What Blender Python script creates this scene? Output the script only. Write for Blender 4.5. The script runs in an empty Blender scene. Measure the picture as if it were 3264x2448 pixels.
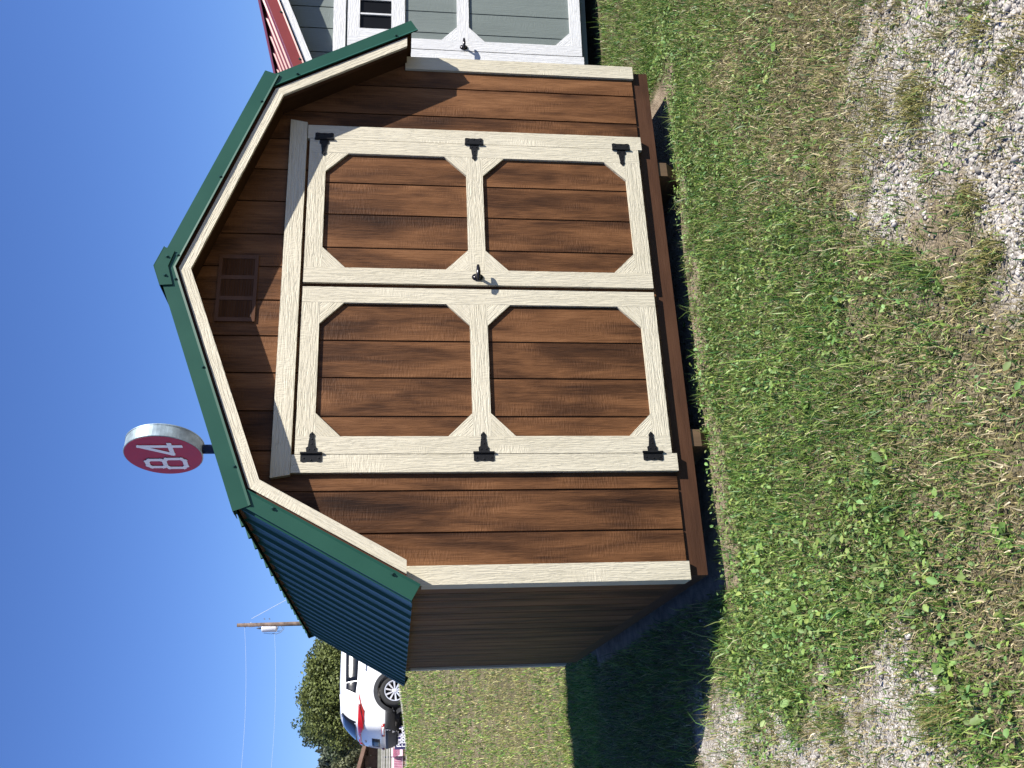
import bpy, bmesh, math, random
import numpy as np
from mathutils import Vector, Matrix
from mathutils.bvhtree import BVHTree
random.seed(7); rng = np.random.default_rng(11)
scene = bpy.context.scene
COL = scene.collection

# ------------------------------------------------------------------ camera (portrait shot stored on its side: up is image left)
F_PX, YAW, PITCH, ROLL = 2991.68, -.3992, .1215, .0052
CAM = np.array([-.8261, -4.348, 1.5875])
def cam_axes():
    cy, sy = math.cos(YAW), math.sin(YAW)
    f = np.array([-sy, cy, 0]); r = np.array([cy, sy, 0]); u = np.array([0, 0, 1.])
    cp, sp = math.cos(PITCH), math.sin(PITCH)
    f2 = f*cp - u*sp; u2 = u*cp + f*sp
    cr, sr = math.cos(ROLL), math.sin(ROLL)
    return r*cr + u2*sr, -(u2*cr - r*sr), f2
RV, DV, FV = cam_axes()
def ray(px, py):
    return (RV*(1224-py) + DV*(px-1632.))/F_PX + FV
def dep(px, py, t): return CAM + ray(px, py)*t
def on_z(px, py, z=0.):
    w = ray(px, py); return CAM + w*(z-CAM[2])/w[2]
cd = bpy.data.cameras.new('camera'); cam = bpy.data.objects.new('camera', cd); COL.objects.link(cam)
cd.sensor_fit = 'HORIZONTAL'; cd.sensor_width = 36; cd.lens = 36*F_PX/3264
cd.clip_start = .05; cd.clip_end = 3000
cam.matrix_world = Matrix(((DV[0], RV[0], -FV[0], CAM[0]), (DV[1], RV[1], -FV[1], CAM[1]), (DV[2], RV[2], -FV[2], CAM[2]), (0, 0, 0, 1)))
scene.camera = cam

# ------------------------------------------------------------------ sky, sun, exposure
SUN = Vector((.460, -.4875, .7425)).normalized()          # direction to the sun
w = bpy.data.worlds.new('World'); scene.world = w; w.use_nodes = True
nt = w.node_tree; bg = nt.nodes['Background']
sk = nt.nodes.new('ShaderNodeTexSky'); sk.sky_type = 'NISHITA'; sk.sun_disc = False
sk.sun_elevation = math.asin(SUN.z); sk.sun_rotation = math.atan2(SUN.x, SUN.y)
sk.altitude = 300; sk.air_density = 1.0; sk.dust_density = .3; sk.ozone_density = 2.5
tn = nt.nodes.new('ShaderNodeMix'); tn.data_type = 'RGBA'; tn.blend_type = 'MULTIPLY'; tn.inputs[0].default_value = 1; tn.inputs[7].default_value = (.53, .71, 1.14, 1)   # the deep blue of the photographed sky
nt.links.new(sk.outputs[0], tn.inputs[6]); nt.links.new(tn.outputs[2], bg.inputs[0]); bg.inputs[1].default_value = .068
sl = bpy.data.lights.new('sun', 'SUN'); sl.energy = 5.0; sl.angle = math.radians(.53); sl.color = (1, .955, .88)
so = bpy.data.objects.new('sun', sl); COL.objects.link(so); so.rotation_euler = SUN.to_track_quat('Z', 'Y').to_euler()
vs = scene.view_settings; vs.view_transform = 'Standard'; vs.look = 'None'; vs.gamma = 1; vs.exposure = 1.0
scene.cycles.max_bounces = 6; scene.cycles.diffuse_bounces = 1; scene.cycles.caustics_reflective = False; scene.cycles.caustics_refractive = False

# ------------------------------------------------------------------ helpers
def tag(o, label=None, cat=None, group=None, kind=None):
    if label: o['label'] = label
    if cat: o['category'] = cat
    if group: o['group'] = group
    if kind: o['kind'] = kind
    return o
def empty(name, loc=(0, 0, 0), rz=0., label=None, cat=None, group=None):
    o = bpy.data.objects.new(name, None); COL.objects.link(o); o.location = loc; o.rotation_euler = (0, 0, rz)
    o.empty_display_size = .1
    return tag(o, label, cat, group)
AX = {'x': Vector((1, 0, 0)), 'y': Vector((0, 1, 0)), 'z': Vector((0, 0, 1))}
class MB:
    """collects faces of one mesh; uv = metres along / across the grain"""
    def __init__(s): s.v = []; s.f = []
    def face(s, *idx): s.f.append(idx)
    def hexa(s, c):
        b = len(s.v); s.v += [tuple(p) for p in c]
        for q in ((0, 3, 2, 1), (4, 5, 6, 7), (0, 1, 5, 4), (1, 2, 6, 5), (2, 3, 7, 6), (3, 0, 4, 7)): s.f.append(tuple(b+i for i in q))
        return s
    def box(s, x0, x1, y0, y1, z0, z1):
        return s.hexa([(x0, y0, z0), (x1, y0, z0), (x1, y1, z0), (x0, y1, z0), (x0, y0, z1), (x1, y0, z1), (x1, y1, z1), (x0, y1, z1)])
    def obox(s, c, ax, ay, az, hx, hy, hz):
        c, ax, ay, az = Vector(c), Vector(ax).normalized(), Vector(ay).normalized(), Vector(az).normalized()
        P = lambda i, j, k: c+ax*hx*i+ay*hy*j+az*hz*k
        return s.hexa([P(-1, -1, -1), P(1, -1, -1), P(1, 1, -1), P(-1, 1, -1), P(-1, -1, 1), P(1, -1, 1), P(1, 1, 1), P(-1, 1, 1)])
    def prism(s, pts, y0, y1, plane='xz'):
        """polygon in xz (or yz / xy) extruded along the third axis"""
        n = len(pts); b = len(s.v)
        def P(p, t): return (p[0], t, p[1]) if plane == 'xz' else ((t, p[0], p[1]) if plane == 'yz' else (p[0], p[1], t))
        s.v += [P(p, y0) for p in pts] + [P(p, y1) for p in pts]
        s.f.append(tuple(b+i for i in range(n))); s.f.append(tuple(b+n+i for i in reversed(range(n))))
        for i in range(n):
            j = (i+1) % n; s.f.append((b+j, b+i, b+n+i, b+n+j))
        return s
    def tube(s, pts, rad, seg=8, caps=True):
        pts = [Vector(p) for p in pts]; rr = rad if isinstance(rad, (list, tuple)) else [rad]*len(pts)
        b = len(s.v); n = len(pts)
        up = None
        for i, p in enumerate(pts):
            t = (pts[min(i+1, n-1)]-pts[max(i-1, 0)]).normalized()
            if up is None: up = t.orthogonal().normalized()
            a = (up - t*up.dot(t)).normalized(); up = a; c = t.cross(a)
            for k in range(seg):
                an = 2*math.pi*k/seg; s.v.append(tuple(p + (a*math.cos(an)+c*math.sin(an))*rr[i]))
        for i in range(n-1):
            for k in range(seg):
                k2 = (k+1) % seg; s.f.append((b+i*seg+k, b+i*seg+k2, b+(i+1)*seg+k2, b+(i+1)*seg+k))
        if caps:
            s.f.append(tuple(b+k for k in reversed(range(seg)))); s.f.append(tuple(b+(n-1)*seg+k for k in range(seg)))
        return s
    def lathe(s, prof, c, axis, seg=24, caps=True):
        """prof: (radius, height along axis)"""
        c = Vector(c); t = Vector(axis).normalized(); a = t.orthogonal().normalized(); d = t.cross(a); b = len(s.v)
        for r_, h in prof:
            for k in range(seg):
                an = 2*math.pi*k/seg; s.v.append(tuple(c+t*h+(a*math.cos(an)+d*math.sin(an))*r_))
        for i in range(len(prof)-1):
            for k in range(seg):
                k2 = (k+1) % seg; s.f.append((b+i*seg+k, b+i*seg+k2, b+(i+1)*seg+k2, b+(i+1)*seg+k))
        if caps and prof[0][0] > 1e-6: s.f.append(tuple(b+k for k in reversed(range(seg))))
        if caps and prof[-1][0] > 1e-6: s.f.append(tuple(b+(len(prof)-1)*seg+k for k in range(seg)))
        return s
    def mesh(s, name, mat, grain='z', smooth=False):
        me = bpy.data.meshes.new(name); me.from_pydata(s.v, [], s.f)
        g = AX[grain] if isinstance(grain, str) else Vector(grain).normalized()
        h = Vector((0, 1, 0)) if abs(g.y) < .9 else Vector((1, 0, 0))
        w1 = g.cross(h).normalized(); w2 = g.cross(w1).normalized()
        uv = me.uv_layers.new(name='UVMap')
        co = [Vector(p) for p in s.v]; dat = []
        for poly in me.polygons:
            n = poly.normal; ww = w1 if abs(n.dot(w1)) < abs(n.dot(w2)) else w2
            for vi in poly.vertices: dat += [co[vi].dot(g), co[vi].dot(ww)]
        uv.data.foreach_set('uv', dat)
        if smooth: me.polygons.foreach_set('use_smooth', [True]*len(me.polygons))
        me.materials.append(mat); me.update()
        return me
    def build(s, name, mat, parent=None, grain='z', smooth=False, bevel=0., label=None):
        me = s.mesh(name, mat, grain, smooth)
        bm = bmesh.new(); bm.from_mesh(me); bmesh.ops.recalc_face_normals(bm, faces=bm.faces); bm.to_mesh(me); bm.free()
        o = bpy.data.objects.new(name, me); COL.objects.link(o); o.parent = parent
        if bevel:
            m = o.modifiers.new('b', 'BEVEL'); m.width = bevel; m.segments = 2; m.limit_method = 'ANGLE'
        if label: o['label'] = label
        return o
def inst(me, name, parent, M=None):
    o = bpy.data.objects.new(name, me); COL.objects.link(o); o.parent = parent
    if M is not None: o.matrix_local = M
    return o
def copy_tree(o, parent=None):
    c = o.copy(); COL.objects.link(c); c.parent = parent
    for ch in o.children: copy_tree(ch, c)
    return c

# ------------------------------------------------------------------ materials
class NT:
    def __init__(s, name):
        s.m = bpy.data.materials.new(name); s.m.use_nodes = True; s.t = s.m.node_tree; s.b = s.t.nodes['Principled BSDF']
    def n(s, typ, **kw):
        nd = s.t.nodes.new(typ)
        for k, v in kw.items(): setattr(nd, k, v)
        return nd
    def l(s, a, b): s.t.links.new(a, b)
    def val(s, sock, v):
        if hasattr(v, 'is_linked') or hasattr(v, 'links'): s.l(v, sock)
        else: sock.default_value = v
    def noise(s, vec, scale, detail=3, rough=.55, dist=0.):
        nd = s.n('ShaderNodeTexNoise'); nd.inputs['Scale'].default_value = scale; nd.inputs['Detail'].default_value = detail
        nd.inputs['Roughness'].default_value = rough; nd.inputs['Distortion'].default_value = dist
        if vec is not None: s.l(vec, nd.inputs['Vector'])
        return nd.outputs['Fac']
    def mapv(s, vec, scale, off=None):
        nd = s.n('ShaderNodeMapping'); s.l(vec, nd.inputs['Vector']); nd.inputs['Scale'].default_value = scale
        if off is not None: s.l(off, nd.inputs['Location'])
        return nd.outputs[0]
    def ramp(s, fac, stops):
        nd = s.n('ShaderNodeValToRGB'); s.l(fac, nd.inputs[0]); e = nd.color_ramp.elements
        while len(e) < len(stops): e.new(.5)
        for i, (p, c) in enumerate(stops):
            e[i].position = p; e[i].color = tuple(c)+(1,) if len(c) == 3 else c
        return nd.outputs[0]
    def math(s, op, a, b=0.):
        nd = s.n('ShaderNodeMath', operation=op); s.val(nd.inputs[0], a); s.val(nd.inputs[1], b); return nd.outputs[0]
    def mix(s, fac, a, b, mode='MIX'):
        nd = s.n('ShaderNodeMix', data_type='RGBA', blend_type=mode); s.val(nd.inputs[0], fac)
        for i, c in ((6, a), (7, b)):
            if isinstance(c, tuple): nd.inputs[i].default_value = c+(1,) if len(c) == 3 else c
            else: s.l(c, nd.inputs[i])
        return nd.outputs[2]
    def bump(s, h, strength, dist):
        nd = s.n('ShaderNodeBump'); nd.inputs['Strength'].default_value = strength; nd.inputs['Distance'].default_value = dist
        s.l(h, nd.inputs['Height']); s.l(nd.outputs[0], s.b.inputs['Normal'])
    def out(s, col=None, rough=.6, metal=0., spec=.5):
        if col is not None: s.val(s.b.inputs['Base Color'], col+(1,) if isinstance(col, tuple) else col)
        s.val(s.b.inputs['Roughness'], rough); s.b.inputs['Metallic'].default_value = metal; s.b.inputs['Specular IOR Level'].default_value = spec
        return s.m
    def uvr(s):
        """uv in metres shifted by the object's own random number"""
        tc = s.n('ShaderNodeTexCoord'); oi = s.n('ShaderNodeObjectInfo')
        cb = s.n('ShaderNodeCombineXYZ'); s.l(s.math('MULTIPLY', oi.outputs['Random'], 37.), cb.inputs[0]); s.l(s.math('MULTIPLY', oi.outputs['Random'], 91.), cb.inputs[2])
        ad = s.n('ShaderNodeVectorMath', operation='ADD'); s.l(tc.outputs['UV'], ad.inputs[0]); s.l(cb.outputs[0], ad.inputs[1])
        return ad.outputs[0], oi.outputs['Random']

def mat_emboss(name, stops, bump=.5, dist=.0016, rough=.6, mott=(1.1, 7.), var=.25, spec=.4, gate0=.46):
    """stained or painted boards with the pressed cedar grain of engineered siding"""
    s = NT(name); uv, rnd = s.uvr()
    big = s.noise(s.mapv(uv, (mott[0], mott[1], 1)), 1., 3, .6, .4)
    streak = s.noise(s.mapv(uv, (6, 130, 1)), 1., 3, .6, .8)
    fac = s.math('ADD', s.math('MULTIPLY', big, .72), s.math('MULTIPLY', streak, .28))
    fac = s.math('ADD', fac, s.math('MULTIPLY', s.math('SUBTRACT', rnd, .5), var))
    col = s.ramp(fac, stops)
    # pressed grain: wandering long lines, gated by patches of short saw marks
    g1 = s.noise(s.mapv(uv, (7, 105, 1)), 1., 2, .5, 1.6)
    saw = s.noise(s.mapv(uv, (120, 26, 1)), 1., 2, .5, .3)
    gate = s.noise(s.mapv(uv, (3, 9, 1)), 1., 2)
    gt = s.ramp(gate, [(gate0, (0, 0, 0)), (gate0+.18, (1, 1, 1))])
    h = s.mix(gt, s.ramp(g1, [(.4, (0, 0, 0)), (.56, (1, 1, 1))]), s.ramp(saw, [(.36, (0, 0, 0)), (.66, (1, 1, 1))]))
    s.bump(h, bump, dist)
    return s.out(col, rough, 0, spec)
M = {}
M['brown'] = mat_emboss('brown_stained_siding', [(.28, (.014, .0056, .0025)), (.42, (.056, .0235, .0095)), (.55, (.124, .054, .0215)), (.74, (.22, .103, .044))], .6, .0017, .62, (1.5, 8.), .10, .16)
M['cream'] = mat_emboss('cream_painted_trim', [(.25, (.43, .39, .285)), (.5, (.505, .46, .35)), (.8, (.535, .495, .385))], .8, .0019, .62, (1, 6), .05, .4, .56)
M['grey'] = mat_emboss('grey_painted_siding', [(.25, (.128, .152, .140)), (.8, (.168, .196, .182))], .45, .0014, .6, (1, 6), .05)
M['white'] = mat_emboss('white_painted_trim', [(.25, (.58, .58, .575)), (.8, (.635, .635, .63))], .7, .0017, .6, (1, 6), .03, .4, .58)
M['skirt'] = mat_emboss('brown_floor_joist', [(.3, (.030, .0125, .006)), (.55, (.057, .0245, .012)), (.8, (.08, .037, .019))], .3, .001, .6, (2, 9), .1, .2)
M['soffit'] = mat_emboss('dark_brown_soffit', [(.3, (.022, .0095, .004)), (.7, (.065, .028, .011))], .3, .001, .7, (2, 5), .05, .12)
M['skid'] = mat_emboss('treated_timber', [(.3, (.05, .03, .015)), (.7, (.12, .072, .034))], .3, .001, .7, (2, 9), .1)
M['greyskirt'] = mat_emboss('green_grey_skirt', [(.3, (.07, .085, .07)), (.7, (.11, .13, .11))], .3, .001, .7, (2, 9), .1)
M['vent'] = mat_emboss('brown_vent_enamel', [(.3, (.06, .025, .011)), (.7, (.11, .048, .021))], .1, .0005, .5, (2, 5), .05, .2)
def mat_plain(name, col, rough=.5, metal=0., spec=.5, var=.12, scale=14., bump=0., coat=0.):
    s = NT(name); tc = s.n('ShaderNodeTexCoord'); nz = s.noise(tc.outputs['Object'], scale, 4, .6)
    c2 = tuple(min(1, c*(1+var)) for c in col); c1 = tuple(c*(1-var) for c in col)
    cc = s.ramp(nz, [(.3, c1), (.7, c2)])
    if bump: s.bump(nz, bump, .002)
    m = s.out(cc, s.math('ADD', s.math('MULTIPLY', nz, .12), rough-.06), metal, spec)
    if coat: s.b.inputs['Coat Weight'].default_value = coat; s.b.inputs['Coat Roughness'].default_value = .08
    return m
M['green_metal'] = mat_plain('green_painted_steel', (.012, .058, .038), .42, 0, .25, .08, 3.)
M['red_metal'] = mat_plain('red_painted_steel', (.195, .025, .018), .4, 0, .5, .1, 3.)
M['black'] = mat_plain('black_hinge_steel', (.005, .005, .006), .55, 0, .25, .3, 60., .2)
M['chrome'] = mat_plain('dark_polished_lock', (.02, .018, .022), .2, .6, .6, .2, 40.)
M['screw'] = mat_plain('painted_screw_head', (.02, .07, .05), .35, .4)
M['dark'] = mat_plain('dark_interior', (.006, .005, .005), .8)
M['wood_dark'] = mat_plain('dark_weathered_boards', (.055, .032, .02), .8, 0, .3, .4, 4.)
M['roofbrown'] = mat_plain('brown_roof_edge', (.17, .105, .075), .7, 0, .3, .2, 4.)
M['sign_red'] = mat_plain('red_sign_face', (.34, .012, .03), .45, 0, .4, .06, 2.)
M['sign_white'] = mat_plain('white_sign_letter', (.72, .72, .75), .45, 0, .4, .03, 2.)
M['navy'] = mat_plain('navy_letter_edge', (.02, .012, .05), .5)
M['galv'] = mat_plain('weathered_sheet_steel', (.22, .28, .31), .5, .35, .4, .4, 1.6)
M['pole_dark'] = mat_plain('dark_blue_steel_post', (.02, .03, .06), .5, .2)
M['pole'] = mat_plain('weathered_pole_wood', (.13, .095, .075), .85, 0, .2, .45, 5.)
M['trafo'] = mat_plain('light_grey_enamel', (.62, .63, .66), .35, 0, .5, .06, 3.)
M['cable'] = mat_plain('grey_cable', (.16, .2, .27), .6)
M['wire'] = mat_plain('weathered_wire', (.45, .5, .58), .5, .3)
M['carwhite'] = mat_plain('white_car_paint', (.68, .68, .68), .3, 0, .5, .01, 2., 0., .6)
M['clad'] = mat_plain('black_plastic_cladding', (.025, .026, .028), .6, 0, .4, .15, 12.)
M['tyre'] = mat_plain('tyre_rubber', (.018, .018, .018), .8, 0, .3, .2, 12.)
M['alloy'] = mat_plain('silver_alloy', (.72, .72, .74), .28, .6, .5, .04, 6.)
M['well'] = mat_plain('wheel_well_black', (.006, .006, .007), .9)
M['tail'] = mat_plain('red_lamp_lens', (.32, .008, .006), .15, 0, .5, .15, 8., 0, .5)
M['lamp'] = mat_plain('clear_lamp_lens', (.7, .7, .72), .2)
M['glass_car'] = mat_plain('dark_tinted_glass', (.008, .009, .012), .08, 0, .3, .1, 2.)
M['pane'] = mat_plain('dark_window_pane', (.006, .006, .007), .35, 0, .12, .2, 3.)
M['plate'] = mat_plain('licence_plate', (.10, .16, .2), .5, 0, .4, .4, 30.)
M['banner'] = mat_plain('navy_banner_vinyl', (.028, .022, .085), .5, 0, .4, .1, 3.)
M['banner_text'] = mat_plain('white_banner_letters', (.85, .86, .9), .5)
M['wrap'] = mat_plain('pale_pink_wrap', (.80, .60, .66), .5, 0, .4, .2, 7.)
M['wrapred'] = mat_plain('mauve_wrap_print', (.30, .10, .15), .5, 0, .4, .5, 9.)
M['block'] = mat_plain('olive_grey_blocks', (.14, .14, .11), .8, 0, .3, .3, 6.)
M['pipe'] = mat_plain('galvanised_pipe', (.36, .35, .32), .5, .3, .5, .2, 6.)
M['bark'] = mat_plain('tree_bark', (.09, .065, .045), .9, 0, .2, .4, 6., .5)

def mat_attr(name, rough=.45, trans=.25, spec=.35):
    """colour per blade / leaf from the mesh itself, part of the light passing through"""
    s = NT(name); a = s.n('ShaderNodeAttribute'); a.attribute_name = 'tint'
    s.out(a.outputs['Color'], rough, 0, spec)
    if trans:
        tr = s.n('ShaderNodeBsdfTranslucent'); s.l(a.outputs['Color'], tr.inputs[0])
        mx = s.n('ShaderNodeMixShader'); mx.inputs[0].default_value = trans
        o = s.t.nodes['Material Output']; s.l(s.b.outputs[0], mx.inputs[1]); s.l(tr.outputs[0], mx.inputs[2]); s.l(mx.outputs[0], o.inputs[0])
    return s.m
M['blade'] = mat_attr('grass_blade'); M['leaf'] = mat_attr('leaf', .55, .3, .35); M['stone'] = mat_attr('stone', .85, 0, .3)

# ------------------------------------------------------------------ terrain
def sstep(a, b, x):
    t = np.clip((x-a)/(b-a), 0, 1); return t*t*(3-2*t)
_H = rng.random((64, 64))
def vnoise(x, y, s):
    x = np.asarray(x, float)*s; y = np.asarray(y, float)*s
    i = np.floor(x).astype(int); j = np.floor(y).astype(int); fx = x-i; fy = y-j
    fx = fx*fx*(3-2*fx); fy = fy*fy*(3-2*fy)
    g = lambda a, b: _H[a % 64, b % 64]
    return (g(i, j)*(1-fx)+g(i+1, j)*fx)*(1-fy)+(g(i, j+1)*(1-fx)+g(i+1, j+1)*fx)*fy
def fbm(x, y, s): return .55*vnoise(x, y, s)+.3*vnoise(x+7.3, y+3.1, s*2.1)+.15*vnoise(x+1.7, y+9.2, s*4.3)
def bank_y(x, y):
    """the bank and the road behind it run at a slant to the sheds"""
    return y + .3*8*np.tanh((x-.3)/8)*sstep(5, 12, y)
def ground(x, y):
    x = np.asarray(x, float); y = np.asarray(y, float); yb = bank_y(x, y)
    h = .05*(fbm(x, y, 1.3)-.5) + .02*(vnoise(x, y, 6.)-.5)
    h = h*(1-.75*((x > -.1) & (x < 3.2) & (y > -.05) & (y < 3.7)))
    h = h - .20*sstep(.2, 5., y)*sstep(1.6, -.4, x)*(1-sstep(1.0, 0., y-3.2)*sstep(-.25, .1, x)*.6)
    h = h - .05*np.exp(-((x-2.55)/.5)**2-((y-.12)/.16)**2)
    h = h + .07*sstep(.2, -.5, y)*sstep(2.6, 3.8, x)*0
    rise = sstep(5.3, 15.9, yb)*.55 + np.clip((yb-5.6)/10.3, 0, 1)*.45
    h = h + 1.58*rise*(1-sstep(15.9, 16.0, yb)) + 1.58*sstep(15.9, 16.0, yb) - .13*sstep(16.2, 17.2, yb)
    flat = sstep(16.2, 17.4, yb); h = h*(1-flat) + 1.262*flat
    return h
# ground cover sketched at pixels of the 2212 px wide view, then carried to the ground
# lush, dry, gravel, bare soil
_T = dict(L=(1.0, .12, .0, .0), M=(.62, .5, .02, .06), D=(.16, .85, .12, .15), X=(.06, .34, .8, .25), Y=(.08, .5, .5, .2), S=(.12, .2, .15, 1.0), G=(1., .0, .0, .05))
_P = ['L1330,60 L1420,130 L1300,120 L1480,250 L1520,420 L1560,600 L1600,800 L1580,1000 L1600,1150 L1700,500 L1700,900 L1750,700 L1800,650 L1640,1300 L1750,1350 L1700,1200 L1850,1000 L1900,1250 L1600,1480 L1700,1450 L1850,1380',
      'M1500,60 M1800,400 M1900,600 M1950,900 M2050,1050 M2100,1300 M2000,850 M1650,220 M1950,750 M2000,1200 M1930,1400 L2060,1480 L2130,1500 D2200,1600 M2180,1480',
      'D1600,100 D1700,80 D1750,200 D1700,320 D1800,250 D1850,100 D2100,620 D2150,900 D2200,1150 D2050,700 D2180,1000 D1830,330 D1560,180 D2190,1300',
      'X1960,340 X1910,420 X2050,330 X2150,300 X2000,200 X2080,130 X2180,60 X1950,60 X2150,450 X2210,500 X1600,1590 X1680,1600 X1750,1620 X1950,1560 X2040,1500 X2000,1610 X1550,1640 X2100,200 X2212,380 X1890,1620 X1960,1470',
      'Y1890,180 Y2010,280 Y2190,180 Y2200,640 Y1850,1560 Y1900,30 Y2100,1600 Y2080,40 Y1820,1620',
      'S2080,430 S2050,390 S1990,570 S1960,650 S2030,480']
_pts, _att = [], []
for tok in ' '.join(_P).split():
    a, b = tok[1:].split(','); g = on_z(float(a)*1.4756, float(b)*1.4756); _pts.append(g[:2]); _att.append(_T[tok[0]])
for (x, y), t in (((-1.2, 1.5), 'L'), ((-.7, 1.1), 'L'), ((-.35, .75), 'L'), ((-.6, 1.7), 'L'), ((-1.2, 3.5), 'L'), ((-2.5, 2.5), 'M'), ((-.5, 6.), 'M'), ((-.4, 2.6), 'L'), ((-.9, 5.2), 'M'), ((.5, 8), 'D'), ((-2, 8), 'M'), ((0, 11), 'M'), ((2, 11), 'D'), ((-2, 14), 'M'), ((1, 14.5), 'M'), ((6, 0), 'L'), ((5, -1.2), 'D'), ((4.2, .6), 'L'), ((7, 1), 'L'), ((-3, -1), 'X'), ((-2.2, -.3), 'X'), ((3, -3), 'X'), ((0, -4), 'X'), ((-2.0, .9), 'L'), ((-.72, .62), 'Y'), ((5, -4), 'X'), ((5, 8), 'D')):
    _pts.append((x, y)); _att.append(_T[t])
_pts = np.array(_pts); _att = np.array(_att)
def cover(x, y):
    x = np.asarray(x, float).ravel(); y = np.asarray(y, float).ravel(); out = np.zeros((len(x), 4))
    wx = x + .55*(fbm(x, y, 2.1)-.5) + .25*(fbm(x+5, y+50, 7.)-.5); wy = y + .55*(fbm(x+31, y+17, 2.1)-.5) + .25*(fbm(x+61, y+13, 7.)-.5)
    for a in range(0, len(x), 60000):
        d2 = (wx[a:a+60000, None]-_pts[None, :, 0])**2 + (wy[a:a+60000, None]-_pts[None, :, 1])**2
        k = 1/(d2+.006)**1.45; out[a:a+60000] = (k @ _att)/k.sum(1)[:, None]
    return out
def lin(*seg):
    r = [np.array([seg[0][0]])]
    for a, b, st in seg: r.append(np.linspace(a, b, max(2, int(round((b-a)/st))+1))[1:])
    return np.concatenate(r)
gx = lin((-900, -60, 60), (-60, -8, 4), (-8, -2.2, .3), (-2.2, 4.4, .05), (4.4, 10, .25), (10, 60, 4), (60, 900, 60))
gy = lin((-900, -60, 60), (-60, -6, 4), (-6, -3.4, .3), (-3.4, 1.6, .05), (1.6, 6, .12), (6, 15.4, .3), (15.4, 17.6, .08), (17.6, 40, 1.5), (40, 120, 10), (120, 900, 60))
GX, GY = np.meshgrid(gx, gy); GZ = ground(GX, GY); ny, nx = GX.shape
me = bpy.data.meshes.new('ground')
me.vertices.add(nx*ny); me.vertices.foreach_set('co', np.stack([GX, GY, GZ], -1).astype(np.float32).ravel())
q = (np.arange(ny-1)[:, None]*nx+np.arange(nx-1)[None, :]).ravel(); fa = np.stack([q, q+1, q+nx+1, q+nx], -1)
me.loops.add(fa.size); me.loops.foreach_set('vertex_index', fa.astype(np.int32).ravel())
me.polygons.add(len(fa)); me.polygons.foreach_set('loop_start', np.arange(len(fa), dtype=np.int32)*4)
me.update(calc_edges=True); me.polygons.foreach_set('use_smooth', np.ones(len(fa), bool))
cv = cover(GX, GY); gyf = GY.ravel(); gxf = GX.ravel()
road = sstep(15.5, 15.7, bank_y(gxf, gyf))                                   # gravel road behind the bank and the yard beyond it
cv[:, 2] = np.maximum(cv[:, 2], road); cv[:, 3] *= (1-road); cv[:, :2] *= (1-road)[:, None]
under = (gxf > -.02) & (gxf < 3.1) & (gyf > -.1) & (gyf < 3.7)
cv[under] = (0, 0, .05, 1)
ca = me.color_attributes.new('cover', 'FLOAT_COLOR', 'POINT'); ca.data.foreach_set('color', cv.astype(np.float32).ravel())
s = NT('soil_and_gravel'); a = s.n('ShaderNodeAttribute'); a.attribute_name = 'cover'
sp = s.n('ShaderNodeSeparateColor'); s.l(a.outputs['Color'], sp.inputs[0])
tc = s.n('ShaderNodeTexCoord'); oc = tc.outputs['Object']
n1 = s.noise(oc, 9, 6, .65); n2 = s.noise(oc, 160, 3, .6)
soil = s.ramp(n1, [(.3, (.12, .09, .062)), (.7, (.30, .24, .175))])
turf = s.ramp(s.noise(oc, 22, 5, .7), [(.3, (.03, .036, .013)), (.6, (.085, .08, .034)), (.85, (.20, .165, .08))])
vo = s.n('ShaderNodeTexVoronoi'); s.l(oc, vo.inputs['Vector']); vo.inputs['Scale'].default_value = 120; vo.inputs['Randomness'].default_value = 1
grit = s.ramp(vo.outputs['Color'], [(.1, (.20, .18, .16)), (.5, (.35, .32, .285)), (.9, (.50, .475, .44))])
c = s.mix(s.math('MULTIPLY', s.math('MAXIMUM', sp.outputs[0], sp.outputs[1]), .75), soil, turf)
gf = s.ramp(s.math('ADD', sp.outputs[2], s.math('MULTIPLY', s.math('SUBTRACT', n1, .5), .7)), [(.25, (0, 0, 0)), (.6, (1, 1, 1))])
c = s.mix(gf, c, grit)
hh = s.math('ADD', s.math('MULTIPLY', n1, .5), s.math('ADD', s.math('MULTIPLY', vo.outputs['Distance'], -.6), s.math('MULTIPLY', n2, .4)))
s.bump(hh, .7, .012); M['soil'] = s.out(c, .95, 0, .15)
me.materials.append(M['soil']); go = bpy.data.objects.new('ground', me); COL.objects.link(go); tag(go, 'bare soil, turf and gravel ground under both sheds', 'ground', kind='structure')

# ------------------------------------------------------------------ bulk geometry: blades, leaves, stones
def bulk(name, verts, faces_tri, tint, mat, smooth=False):
    """verts (N,k,3); faces: list of index tuples inside one piece; tint (N,3) or (N,k,3)"""
    N, k, _ = verts.shape; me = bpy.data.meshes.new(name)
    me.vertices.add(N*k); me.vertices.foreach_set('co', verts.astype(np.float32).ravel())
    loops = np.concatenate([np.array(f) for f in faces_tri]); nl = len(loops); sizes = [len(f) for f in faces_tri]
    me.loops.add(N*nl); me.loops.foreach_set('vertex_index', (np.arange(N)[:, None]*k+loops[None, :]).astype(np.int32).ravel())
    st = np.concatenate([[0], np.cumsum(sizes)[:-1]]); me.polygons.add(N*len(sizes))
    me.polygons.foreach_set('loop_start', (np.arange(N)[:, None]*nl+st[None, :]).astype(np.int32).ravel())
    me.update(calc_edges=True)
    if smooth: me.polygons.foreach_set('use_smooth', np.ones(N*len(sizes), bool))
    t = np.ones((N, k, 4), np.float32); t[..., :3] = tint[:, None, :] if tint.ndim == 2 else tint
    c = me.color_attributes.new('tint', 'FLOAT_COLOR', 'POINT'); c.data.foreach_set('color', t.ravel())
    me.materials.append(mat); o = bpy.data.objects.new(name, me); COL.objects.link(o); return o
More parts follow.
